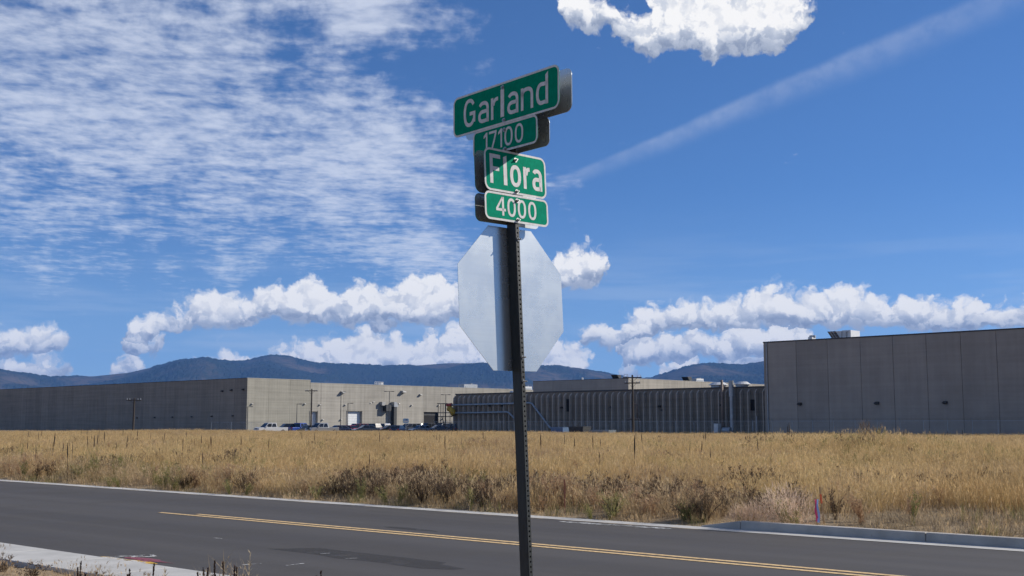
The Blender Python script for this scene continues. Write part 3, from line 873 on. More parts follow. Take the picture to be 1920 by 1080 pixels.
def building(name, origin, label):
    return tag(empty(name, origin, GRID), label, 'warehouse')
def core(parent, x0, x1, y0, y1, h, inset=.10):
    MB().box(x0 + inset, x1, y0 + inset, y1, -.3, h - .25).obj('wall_core', JOINT, parent)
    MB().box(x0 + .3, x1, y0 + .3, y1, h - .25, h - .2).obj('roof', ROOFM, parent)
def panels_x(parent, xs, h, m, openings=(), h_of=None, th=.16, z0=-.3):
    """wall panels of a facade in local plane y = 0 facing -y, split at xs; openings (x0,x1,z1)"""
    for a, b in zip(xs[:-1], xs[1:]):
        hh = h_of(a, b) if h_of else h
        g = .025
        ops = [q for q in openings if q[0] >= a - .01 and q[1] <= b + .01]
        mb = MB()
        if not ops: mb.box(a + g, b - g, 0, th, z0, hh)
        else:
            q = ops[0]
            mb.add([(a + g,0,z0),(q[0],0,z0),(q[0],0,q[2]),(q[1],0,q[2]),(q[1],0,z0),(b - g,0,z0),(b - g,0,hh),(a + g,0,hh)] +
                   [(a + g,th,z0),(q[0],th,z0),(q[0],th,q[2]),(q[1],th,q[2]),(q[1],th,z0),(b - g,th,z0),(b - g,th,hh),(a + g,th,hh)],
                   [(0,1,2,7),(2,3,6,7),(3,4,5,6),(8,15,10,9),(10,15,14,11),(11,14,13,12),(1,9,10,2),(2,10,11,3),(3,11,12,4),(7,6,14,15),(0,7,15,8),(5,13,14,6)])
        mb.obj('wall_panel', m, parent)
def panels_y(parent, ys, h, m, th=.16, z0=-.3):
    for a, b in zip(ys[:-1], ys[1:]):
        MB().box(0, th, a + .025, b - .025, z0, h).obj('wall_panel', m, parent)
def coping(parent, p0, p1, z, m, w=.34, t=.12):
    x0, x1 = sorted((p0[0], p1[0])); y0, y1 = sorted((p0[1], p1[1]))
    MB().box(x0 - .05, x1 + (w if x0 == x1 else 0), y0 - .05, y1 + (w if y0 == y1 else 0), z, z + t).obj('coping', m, parent)
def wall_lamp(parent, x, y, z, side, s=1.0, m=None):
    """a shoebox lamp on the wall: side 'y' faces -y, 'x' faces -x"""
    b = MB()
    w, d, h = .42 * s, .40 * s, .22 * s
    if side == 'y': b.hexa([(x - w/2, y - d, z), (x + w/2, y - d, z), (x + w/2, y, z - h * .4), (x - w/2, y, z - h * .4)], [(x - w/2, y - d * .9, z + h * .5), (x + w/2, y - d * .9, z + h * .5), (x + w/2, y, z + h), (x - w/2, y, z + h)])
    else: b.hexa([(x - d, y - w/2, z), (x, y - w/2, z - h * .4), (x, y + w/2, z - h * .4), (x - d, y + w/2, z)], [(x - d * .9, y - w/2, z + h * .5), (x, y - w/2, z + h), (x, y + w/2, z + h), (x - d * .9, y + w/2, z + h * .5)])
    return b.obj('wall_lamp', m or FIXT, parent)
def zat(p, py):      # height of a point of the picture at the ground position p
    return at(960, py, p.y).z

# --- far left warehouse
A_ = building('warehouse', O_A, 'long pale concrete warehouse with loading doors, behind the parked cars')
HA = E_A.z
tA = lambda px: along(O_A, U, px)
tAl = lambda px: along(O_A, Vv, px)
x_step = tA(583)
dj = [464, 505, 545, 583, 603, 645.6, 685, 721, 756, 794, 826, 847, 874, 906, 930, 952, 974, 996, 1016, 1036]
xsA = [0] + [tA(p) for p in dj[1:]]
HA2 = HA - .62
doors = [(583.9, 597.2, 771.5), (652, 680, 771), (795.5, 822, 772.5)]
ops = []
for a, b, py in doors:
    x0, x1 = tA(a), tA(b); ops.append((x0, x1, zat(O_A + U * (x0 + x1) / 2, py)))
ops[0] = (x_step + .03, ops[0][1], ops[0][2])
xsA[4] = max(xsA[4], ops[0][1] + .3); ops[2] = (xsA[9] + .25, ops[2][1], ops[2][2])
core(A_, 0, x_step - .7, 0, 170, HA, .78); core(A_, x_step - .77, xsA[-1], 0, 170, HA2, .78)
panels_x(A_, xsA[:4], HA, PCR); panels_x(A_, xsA[3:], HA2, PC, ops)
coping(A_, (0, 0), (x_step, 0), HA, CAPL, .3, .09); coping(A_, (x_step + .06, 0), (xsA[-1], 0), HA2, CAPL, .3, .09)
ysA = [0] + [tAl(p) for p in (441, 415, 393, 371, 352.5, 330, 312, 290, 271, 256, 236)]
while ysA[-1] < 165: ysA.append(ysA[-1] + 4.6)
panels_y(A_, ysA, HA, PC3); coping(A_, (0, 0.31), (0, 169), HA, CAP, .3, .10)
for k, (x0, x1, z1) in enumerate(ops):
    if k < 2:
        d = MB().box(x0 + .02, x1 - .02, .62, .70, -.2, z1 - .02).obj('loading_door', DOORW, A_)
        for q in range(1, 8): MB().box(x0 + .05, x1 - .05, .60, .618, q * (z1 / 8) - .015, q * (z1 / 8) + .015).obj('door_rib', CAPL, d)
        MB().box(x0 - .12, x0 + .02, -.10, .60, -.2, z1 + .15).obj('door_jamb', PC, A_); MB().box(x1 - .02, x1 + .12, -.10, .60, -.2, z1 + .15).obj('door_jamb', PC, A_)
    else:
        MB().box(x0 + .02, x1 - .02, .5, .56, -.2, z1 - .02).obj('open_bay', DARK, A_)
        MB().box(x0 + .02, x1 - .02, .44, .499, z1 - .9, z1 - .02).obj('rolled_shutter', STEELD, A_)
for px, py, s in ((642, 737, 2.1), (755, 736, 2.4), (788, 741, 1.5)): wall_lamp(A_, tA(px), 0, zat(O_A + U * tA(px), py), 'y', s)
for px, py in ((600.5, 759.5), (648, 760), (772, 760.5), (822.5, 760.5), (606.5, 787.5), (640.5, 787.5), (829, 786.5), (474, 758), (572.5, 758)): wall_lamp(A_, tA(px), 0, zat(O_A + U * tA(px), py), 'y', 1.0)
for px, py in ((696, 756), (701, 754), (749, 757)): wall_lamp(A_, tA(px), 0, zat(O_A + U * tA(px), py), 'y', .6, WHITEM)
for px, py in ((261, 784), (294, 783), (327, 782.5), (363, 782), (400.5, 781), (439.5, 780), (419, 734), (436, 732), (458, 731)): wall_lamp(A_, 0, tAl(px), zat(O_A + Vv * tAl(px), py), 'x', 1.0 if py > 760 else 1.3, FIXD)
# exhaust fan boxes, their brackets and the duct by the wall
def wall_box(px, py, w, h, d, m, name='wall_unit'):
    x = tA(px); z = zat(O_A + U * x, py); MB().box(x - w/2, x + w/2, -d, -.004, z - h/2, z + h/2).obj(name, m, A_)
wall_box(716, 757, 1.0, .9, .9, FIXT, 'exhaust_hood'); wall_box(723.5, 765, 1.6, 1.5, 1.3, STEELD, 'exhaust_fan')
xd = tA(736.5); zt = zat(O_A + U * xd, 763)
MB().box(xd - .45, xd + .45, -1.2, -.15, -.1, zt).obj('exhaust_duct', STEELD, A_)
MB().hexa([(xd - .5, -1.3, zt), (xd + .9, -1.3, zt), (xd + .9, -.1, zt), (xd - .5, -.1, zt)], [(xd - .5, -1.3, zt + 1.2), (xd + .3, -1.3, zt + 1.2), (xd + .3, -.1, zt + 1.2), (xd - .5, -.1, zt + 1.2)]).obj('duct_hood', GALV, A_)
# rooftop railing and units
def rail(parent, x0, x1, y, z, n, m):
    b = MB(); b.cyl((x0, y, z + 1.0), (x1, y, z + 1.0), .05, n=6); b.cyl((x0, y, z + .55), (x1, y, z + .55), .05, n=6)
    for i in range(n): xx_ = x0 + (x1 - x0) * i / (n - 1); b.cyl((xx_, y, z), (xx_, y, z + 1.0), .05, n=6)
    return b.obj('roof_railing', m, parent)
rail(A_, tA(707), tA(723), .8, HA2 - .2, 6, WHITEM)
def roof_unit(parent, x, y, z, w, d, h, m=WHITEM):
    b = MB(); b.box(x - w/2, x + w/2, y - d/2, y + d/2, z, z + h); o = b.obj('roof_unit', m, parent)
    MB().box(x - w*.4, x + w*.4, y - d/2 - .05, y - d/2 - .004, z + h*.15, z + h*.6).obj('louvre', GALV, o)
    MB().cyl((x + w*.2, y, z + h), (x + w*.2, y, z + h + .25), .45, n=12).obj('fan_cowl', GALV, o)
    return o
roof_unit(A_, tA(890), 2.5, HA2 - .2, 5.0, 2.2, 1.25, GALV); roof_unit(A_, tA(998), 2.5, HA2 - .2, 3.0, 2.0, 1.2); roof_unit(A_, tA(730), 3.0, HA2 - .2, .8, .8, .9)

# --- ribbed building in the middle
Bb = building('ribbed_building', O_B, 'low dark building with closely ribbed concrete walls and long pipes')
HB = 1.7 + (795 - 725.5) / F_PX * O_B.y
LB = along(O_B, Vv, 855)
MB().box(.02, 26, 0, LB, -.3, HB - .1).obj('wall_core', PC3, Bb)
MB().box(-.12, 26.1, -.1, LB + .1, HB - .098, HB + .10).obj('coping', CAP, Bb)
nR = int(round(LB / 1.22)); pitch = LB / nR
ribm = MB()
# tapered stem standing out from the wall, cut back at the top
ribm.hexa([(-.60, -.075, -.3), (0, -.14, -.3), (0, .14, -.3), (-.60, .075, -.3)], [(-.60, -.075, HB - .75), (0, -.14, HB - .75), (0, .14, HB - .75), (-.60, .075, HB - .75)])
ribm.hexa([(-.60, -.075, HB - .749), (0, -.14, HB - .749), (0, .14, HB - .749), (-.60, .075, HB - .749)], [(-.12, -.075, HB - .25), (0, -.14, HB - .25), (0, .14, HB - .25), (-.12, .075, HB - .25)])
rib_me = ribm.mesh('rib', panel_concrete('light_toned_rib_concrete', (.40, .36, .31)))  # stems toned lighter, light on the ribs put into the colour
bay_me = MB().box(-.06, .018, -pitch + .3, -.02, -.3, HB - .2).mesh('wall_panel', panel_concrete('shade_toned_bay_concrete', (.20, .18, .155)))  # bays toned darker, shade between the ribs painted into the concrete
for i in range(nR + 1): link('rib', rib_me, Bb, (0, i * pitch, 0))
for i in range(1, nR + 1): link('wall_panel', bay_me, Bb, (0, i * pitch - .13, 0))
yB = lambda px: along(O_B, Vv, px)
def zB(px, py): return zat(O_B + Vv * yB(px), py)
def pipe(pts, r, m, name='pipe', off=-.75):
    return MB().tube([(off if len(p) < 3 else p[2], yB(p[0]), zB(p[0], p[1])) for p in pts], r, 10).obj(name, m, Bb, smooth=True)
pipe([(846, 760), (900, 758.5), (957, 757.2), (998, 755.5), (1003, 757), (1036, 801), (1040, 804), (1046, 806)], .17, PIPEM)
pipe([(853, 774.5), (900, 774), (955, 772.6), (960, 774), (985, 800)], .17, PIPEM)
for px in (872, 897, 921, 944, 1010, 1024):
    py = 759 if px < 1000 else 756 + (px - 1000) * 1.3
    z = zB(px, py); MB().box(-.7, -.07, yB(px) - .06, yB(px) + .06, z - .3, z + .05).obj('pipe_bracket', STEELD, Bb)
# red valve, yellow elbow duct and the ladder frame at the far end
yy = LB
MB().cyl((-.75, yB(853), zB(853, 759)), (-.75, yB(845), zB(845, 759.5)), .30, n=12).obj('red_pipe_end', REDM, Bb)
MB().tube([(-.8, yB(858), zB(858, 778)), (-.8, yB(855), zB(855, 771)), (-.8, yB(851), zB(851, 767)), (-.8, yB(848), zB(848, 766))], .52, 10).obj('yellow_duct', YELM, Bb, smooth=True)
fr = MB()
for px in (836, 841, 849): fr.cyl((-.6, yB(px), 0), (-.6, yB(px), zB(px, 757)), .06, n=6); fr.cyl((-1.8, yB(px), 0), (-1.8, yB(px), zB(px, 757)), .06, n=6)
for py in (757, 774, 781, 793): fr.cyl((-.6, yB(834), zB(834, py)), (-.6, yB(853), zB(853, py)), .07, n=6); fr.cyl((-1.8, yB(834), zB(834, py)), (-1.8, yB(853), zB(853, py)), .07, n=6)
fr.cyl((-1.2, yB(838), zB(838, 781)), (-1.2, yB(849), 0), .07, n=6)
fr.obj('pipe_rack', STEELD, Bb)
for px, py, w, h in ((1064.5, 760, .75, 2.0), (1409.5, 759.5, .8, 1.55)):
    MB().box(-.10, -.061, yB(px) - w/2, yB(px) + w/2, zB(px, py) - h/2, zB(px, py) + h/2).obj('louvre', DARK, Bb)
for px, py in ((1054, 765), (1146.5, 764.5), (1237, 762.5), (1243, 769.5), (1349, 760.5)): wall_lamp(Bb, -.06, yB(px), zB(px, py), 'x', 1.0, FIXD)
MB().box(-.16, -.065, yB(911), yB(907), 0, 2.0).obj('door', DOORW, Bb)
# tall flues with the blower set at their foot
y1, y2 = yB(1358), yB(1376.5)
MB().tube([(-.75, y1, .4), (-.75, y1, zB(1358, 713))], .19, 12).obj('flue', BROWN, Bb, smooth=True)
fl = MB(); fl.cyl((-.9, y2, .8), (-.9, y2, zB(1376, 744)), .26, n=16); fl.cyl((-.9, y2, zB(1376, 743.9)), (-.9, y2, zB(1376, 714)), .36, n=16)
fl.obj('wide_flue', GALV, Bb, smooth=False)
MB().cyl((-1.3, yB(1377), .75), (-1.3, yB(1363), .75), .48, n=18).obj('blower_drum', PIPEM, Bb)
MB().box(-1.6, -.6, yB(1355), yB(1347.5), 0, 1.75).obj('switch_cabinet', WHITEM, Bb)
MB().tube([(-.7, yB(1202), zB(1202, 808)), (-.7, yB(1204), zB(1204, 800)), (-.7, yB(1204), zB(1204, 789)), (-.7, yB(1201), zB(1201, 785)), (-.7, yB(1180), zB(1180, 785))], .11, 8).obj('pipe', BROWN, Bb, smooth=True)
MB().tube([(-.6, yB(1198), zB(1198, 785)), (-.6, yB(1198), zB(1198, 760)), (-.6, yB(1196.5), zB(1196.5, 757)), (-.6, yB(1193), zB(1193, 757.5))], .13, 8).obj('vent_pipe', BROWN, Bb, smooth=True)
MB().tube([(-.5, yB(1420), 0), (-.5, yB(1420), zB(1420, 780))], .10, 8).obj('standpipe', GALV, Bb)
for px, py, w in ((1318, 723, 1.5), (1363, 724, 1.3)):
    y = yB(px); b = MB(); b.cyl((4, y, HB), (4, y, HB + .55), w * .75, n=16); b.cyl((4, y, HB + .55), (4, y, HB + .95), w, w * .55, n=16); b.obj('roof_fan', WHITEM, Bb)
for px in (1327, 1335): MB().cyl((3, yB(px), HB), (3, yB(px), HB + .6), .09, n=8).obj('roof_vent', BROWN, Bb)
y = yB(940); b = MB(); b.cyl((3, y, HB + .1), (3, y, HB + .45), .8, .5, n=14); b.obj('roof_fan', WHITEM, Bb)

# --- near grey warehouse on the right
C_ = building('grey_warehouse', O_C, 'tall plain grey concrete warehouse nearest the road, with a hooded roof intake')
HC = E_C.z
yC = lambda px: along(O_C, Vv, px)
ysC = sorted([0.0, -.55] + [yC(p) for p in (1493.5, 1552, 1614, 1675, 1738, 1803, 1870)])
while ysC[0] > -52: ysC.insert(0, ysC[0] - 5.2)
MB().box(.14, 45, -52, .0, -.3, HC - .25).obj('wall_core', JOINT, C_)
MB().box(.3, 45, -52, -.02, HC - .249, HC - .2).obj('roof', ROOFM, C_)
panels_y(C_, ysC, HC, PC2)
panels_x_end = MB().box(.165, 45, .002, .16, -.3, HC).obj('wall_panel', PC2, C_)
coping(C_, (0, -52), (0, .12), HC, CAP, .36, .16)
for px, py in ((1498.5, 758.5), (1642.5, 757), (1770, 756)): wall_lamp(C_, 0, yC(px), zat(O_C + Vv * yC(px), py), 'x', 1.25, FIXD)
MB().cyl((-.1, -.45, .0), (-.1, -.45, HC), .07, n=8).obj('downpipe', GALV, C_)
# roof intake: slanted louvred hood with a white cabinet behind it
zr = HC - .1; ht = zat(O_C + Vv * yC(1567), 619.5); xh_ = 1.2
yq = lambda px: yC(px)
MB().extrude([(yq(1560), ht - .02), (yq(1571.2), zr), (yq(1571.2), ht - .02)], xh_ + .05, xh_ + 2.6, 'x').obj('intake_hood', WHITEM, C_)
def para(f0, f1, g0, g1, x0, x1, name, m, parent):
    """a piece of the slanting louvre bank: f across, g down"""
    def q(f, g): return (yq(1545 + 11 * g + 15.2 * f), ht + (zr - ht) * g)
    return MB().extrude([q(f0, g0), q(f1, g0), q(f1, g1), q(f0, g1)], x0, x1, 'x').obj(name, m, parent)
lb = para(0, 1, 0, 1, xh_, xh_ + 2.6, 'louvre_bank', STEELD, C_)
for i in range(4):
    para(.04, .96, i / 4 + .07, (i + 1) / 4 - .02, xh_ - .05, xh_ - .004, 'louvre_blade', BROWN, lb)
for f in (.30, .64): para(f, f + .06, .02, .98, xh_ - .08, xh_ - .052, 'louvre_mullion', GALV, lb)
MB().box(xh_ + .2, xh_ + 2.8, yC(1588), yC(1571.6), zr, ht + .05).obj('intake_cabinet', WHITEM, C_)
MB().tube([(xh_ + .1, yC(1580), zr), (xh_ + .1, yC(1580), ht - .2), (xh_ + .1, yC(1583), ht - .15)], .06, 6).obj('cabinet_conduit', GALV, C_)
roof_unit(C_, 1.6, yC(1513), HC - .2, 1.0, .6, .75)

# --- warehouse behind
D_ = building('rear_warehouse', O_D, 'concrete warehouse rising behind the ribbed building, one side shaded and one lit')
HD = E_D.z; LDl = along(O_D, Vv, 999.5)
MB().box(.16, 110, .16, LDl - .02, -.3, HD - .25).obj('wall_core', JOINT, D_)
xsD = [0] + [along(O_D, U, p) for p in (1215, 1250, 1283, 1315, 1347, 1378, 1406, 1434)]
while xsD[-1] < 108: xsD.append(xsD[-1] + 9)
panels_x(D_, xsD, HD, PC)
panels_y(D_, [0, along(O_D, Vv, 1146), along(O_D, Vv, 1110), along(O_D, Vv, 1072), along(O_D, Vv, 1036), LDl], HD, PC2)
coping(D_, (0, 0), (xsD[-1], 0), HD, CAPL, .3, .09); coping(D_, (0, .31), (0, LDl), HD, CAP, .3, .10)
def hood(parent, x, y, z, s):
    MB().add([(x - 1.6*s, y, z + 1.1*s), (x - .6*s, y, z), (x - .6*s, y + 2, z), (x - 1.6*s, y + 2, z + 1.1*s), (x, y, z + 1.1*s), (x, y + 2, z + 1.1*s), (x, y, z), (x, y + 2, z)],
             [(0, 1, 2, 3), (0, 3, 5, 4), (0, 4, 6, 1), (3, 2, 7, 5), (4, 5, 7, 6), (1, 6, 7, 2)]).obj('intake_hood', STEELD, parent)
xq = along(O_D, U, 1302); hood(D_, xq, .9, HD - .1, 1.2); roof_unit(D_, along(O_D, U, 1317), 1.6, HD - .2, 3.4, 1.6, 1.1)
hood(D_, 1.6, along(O_D, Vv, 1157), HD - .1, 1.0)
b = MB(); b.tube([(1, along(O_D, Vv, 1166), HD - .2), (1, along(O_D, Vv, 1166), HD + 1.1), (1.3, along(O_D, Vv, 1171), HD + 1.1), (1.3, along(O_D, Vv, 1171), HD - .2)], .06, 6); b.obj('roof_railing', GALV, D_)
MB().cyl((1, along(O_D, Vv, 1087), HD - .2), (1, along(O_D, Vv, 1087), HD + .7), .35, .2, n=10).obj('roof_vent', WHITEM, D_)

# ------------------------------------------------------------------ paved yard, fence
yard = MB(); q = lambda u, v: tuple((O_A + U * u + Vv * v).xy) + (.03,)
yard.add([q(-16, -46), q(75, -46), q(75, -.05), q(-16, -.05)], [(0, 1, 2, 3)])
tag(yard.obj('parking_lot', mat('worn_asphalt', (.085, .083, .08), .85, var=.2, scale=.3)), kind='structure')

def fence(p0, p1, n, label, arms=True, h=2.1):
    p0, p1 = Vector(p0), Vector(p1); d = p1 - p0; L = d.length
    f = tag(empty('chain_link_fence', p0, math.atan2(d.y, d.x)), label, 'fence', 'chain link fences')
    pm = MB(); pm.cyl((0, 0, -.2), (0, 0, h), .03, n=6)
    if arms: pm.cyl((0, 0, h), (0, .28, h + .32), .02, n=5)
    me = pm.mesh('post', GALV)
    for i in range(n + 1): link('post', me, f, (L * i / n, 0, 0))
    MB().cyl((0, 0, h - .02), (L, 0, h - .02), .022, n=5).obj('top_rail', GALV, f)
    if arms:
        for k in range(3): MB().cyl((0, .09 * (k + 1), h + .1 * (k + 1)), (L, .09 * (k + 1), h + .1 * (k + 1)), .006, n=3).obj('barbed_wire', STEELD, f)
    w = MB(); st = .22; hh = h - .05; r = .0045
    for i in range(int(L / st)):
        x = i * st
        for s in (1, -1):
            xa, xb = (x, x + hh * .6) if s > 0 else (x + hh * .6, x)
            w.add([(xa - r, 0, .03), (xa + r, 0, .03), (xb + r, 0, hh), (xb - r, 0, hh)], [(0, 1, 2, 3)])
    tag(w.obj('wire_mesh', GALV, f), kind='stuff')
    return f
fo = 5.0
fence(O_C - U * fo - Vv * 48, O_C - U * fo - Vv * 1, 16, 'chain link fence with barbed wire before the tall grey warehouse')
fence(O_C - U * fo - Vv * .9, O_B - U * (fo + 2) + Vv * (LB - 2), 20, 'chain link fence running along the low ribbed building')
fence(O_A - U * 10 - Vv * 2, O_A - U * 2 - Vv * 12, 3, 'short chain link fence by the corner of the far left warehouse', False)

# ------------------------------------------------------------------ poles
def utility_pole(px, pyt, Y, arms, label, r=.17):
    top = at(px, pyt, Y); p = tag(empty('utility_pole', (top.x, Y, 0)), label, 'utility pole', 'utility poles')
    p.rotation_euler = (0, R(random.uniform(-.6, .6)), R(random.uniform(-15, 15)))
    H = top.z
    MB().cyl((0, 0, -.5), (0, 0, H), r, r * .65, n=10).obj('pole', WOODP, p)
    for (dz, w) in arms:
        a = MB().box(-w/2, w/2, -.24, -.12, H - dz - .07, H - dz + .07).obj('crossarm', WOODP, p)
        for k in (-.46, -.28, .28, .46): MB().cyl((k * w, -.18, H - dz + .07), (k * w, -.18, H - dz + .26), .05, .035, n=8).obj('insulator', GALV, a)
        b = MB(); b.cyl((-w*.3, -.18, H - dz), (0, -.1, H - dz - .55), .02, n=5); b.cyl((w*.3, -.18, H - dz), (0, -.1, H - dz - .55), .02, n=5); b.obj('brace', STEELD, p)
    return p
utility_pole(1186, 703, 150, ((.35, 2.4), (1.05, 2.0)), 'dark utility pole with two crossarms standing before the ribbed wall')
utility_pole(584.5, 729, 195, ((.35, 2.2),), 'dark utility pole rising from the parked cars, beside the white door')
utility_pole(252, 746.5, 170, ((.3, 2.2),), 'dark utility pole at the far left before the shaded warehouse wall')
def light_pole(px, pyt, Y, kind, label):
    top = at(px, pyt, Y); H = top.z
    p = tag(empty('light_pole', (top.x, Y, 0), R(random.uniform(-12, 12))), label, 'light pole', 'parking lot light poles')
    MB().cyl((0, 0, -.2), (0, 0, H), .085, .06, n=8).obj('pole', STEELD, p)
    MB().cyl((0, 0, -.1), (0, 0, .5), .26, n=12).obj('base', CAPL, p)
    sides = ((1,) if kind == 'arm' else (-1, 1))
    for s in sides:
        MB().box(min(0, s * .5), max(0, s * .5), -.03, .03, H - .10, H - .03).obj('arm', STEELD, p)
        MB().hexa([(s*.45 - .0, -.16, H - .12), (s*1.05, -.16, H - .12), (s*1.05, .16, H - .12), (s*.45, .16, H - .12)], [(s*.5, -.13, H), (s*1.0, -.13, H), (s*1.0, .13, H), (s*.5, .13, H)]).obj('lamp_head', STEELD, p)
    return p
for a in ((557, 757, 215, 'arm', 'thin light pole with one arm left of the tall utility pole'), (652.5, 755.5, 225, 'arm', 'thin light pole with one arm before the white loading door'),
          (639.5, 734.5, 230, 'arm', 'taller thin light pole left of the white loading door'), (730, 733.5, 240, 'tee', 'twin headed light pole beside the exhaust duct'),
          (836, 739.5, 245, 'tee', 'twin headed light pole right of the dark open bay'), (464.5, 762, 215, 'arm', 'thin light pole at the warehouse corner')): light_pole(*a)

# blue and white sign among the cars
ps = at(761, 789, 186)
s_ = tag(empty('lot_sign', (ps.x, ps.y, 0), R(-8)), 'small pale blue sign on a post among the parked cars', 'sign')
MB().cyl((0, .05, -.1), (0, .05, ps.z + .3), .04, n=8).obj('post', GALV, s_)
MB().extrude(rrect(.95, .75, .22), -.02, .02, 'y').obj('sign_panel', mat('pale_blue_panel', (.30, .47, .62), .4), s_, (0, 0, ps.z))
MB().extrude([(-.35, -.22), (.35, -.22), (.30, -.02), (-.1, .05), (-.38, -.08)], -.028, -.0215, 'y').obj('white_emblem', WHITEM, s_, (0, 0, ps.z))
MB().extrude([(-.2, .08), (.22, .02), (.30, .20), (.05, .28)], -.028, -.0215, 'y').obj('dark_emblem', BLUEM, s_, (0, 0, ps.z))
# things standing on the yard by the ribbed building
def yard_box(name, px, Y, w, d, h, m, label, cat):
    p = at(px, 800, Y); o = tag(empty(name, (p.x, Y, 0), GRID), label, cat)
    MB().hexa([(-d/2, -w/2, .12), (d/2, -w/2, .12), (d/2, w/2, .12), (-d/2, w/2, .12)], [(-d/2 - .12, -w/2 - .08, h), (d/2 + .12, -w/2 - .08, h), (d/2 + .12, w/2 + .08, h), (-d/2 - .12, w/2 + .08, h)]).obj('body', m, o)
    MB().box(-d/2 - .16, d/2 + .16, -w/2 - .12, w/2 + .12, h + .002, h + .08).obj('rim', m, o)
    for s in (-1, 1):
        for k in (-.8, 0, .8): MB().box(-d/2 - .13, -d/2 - .075, k * w / 2 * .9 - .04, k * w / 2 * .9 + .04, .2, h - .05).obj('stiffener', m, o) if s < 0 else None
        MB().box(-d/2, d/2, s * w * .4 - .06, s * w * .4 + .06, 0, .118).obj('skid', STEELD, o)
    return o
yard_box('waste_skip', 1051, 172, 2.2, 1.5, 1.15, BLUEM, 'blue grey waste skip below the end of the slanting pipe', 'skip')
yard_box('waste_skip', 1087, 170, 2.6, 1.6, 1.25, STEELD, 'dark waste skip standing right of the blue grey one', 'skip')
yard_box('waste_skip', 1130, 168, 3.4, 1.4, .75, PIPEM, 'low pale skip before the ribbed wall, left of the utility pole', 'skip')

# ------------------------------------------------------------------ cars
GLASS = mat('car_glass', (.012, .014, .016), .08, spec=.6)
TYRE = mat('tyre_rubber', (.015, .015, .016), .85)
RIMM = mat('wheel_rim', (.45, .46, .47), .35, metal=.8)
LAMPW = mat('headlight_glass', (.6, .62, .63), .15); LAMPR = mat('tail_light', (.35, .01, .01), .2)
def paint(name, c, metal=.3): return mat('car_paint_' + name, c, .28, metal=metal, coat=.6, var=.04, scale=1)
KINDS = {
 'sedan': dict(L=4.7, W=1.8, low=[(-2.33,.32),(-2.35,.70),(-2.22,.93),(-1.55,.98),(.95,.95),(1.85,.84),(2.25,.68),(2.35,.45),(2.28,.26),(-2.25,.26)], cab=(-1.85,1.15,-1.05,.42,.955,1.45), wb=1.38),
 'suv': dict(L=4.7, W=1.9, low=[(-2.3,.38),(-2.34,.80),(-2.28,1.08),(-1.6,1.12),(.95,1.08),(1.95,1.00),(2.28,.84),(2.35,.50),(2.28,.32),(-2.25,.32)], cab=(-2.27,1.12,-2.0,.42,1.085,1.74), wb=1.40),
 'pickup': dict(L=5.6, W=1.95, low=[(-2.78,.48),(-2.80,1.10),(-.78,1.10),(-.76,1.12),(1.35,1.12),(2.45,1.08),(2.74,.95),(2.80,.52),(2.72,.38),(-2.7,.38)], cab=(-.80,1.60,-.66,.85,1.115,1.85), wb=1.78),
}
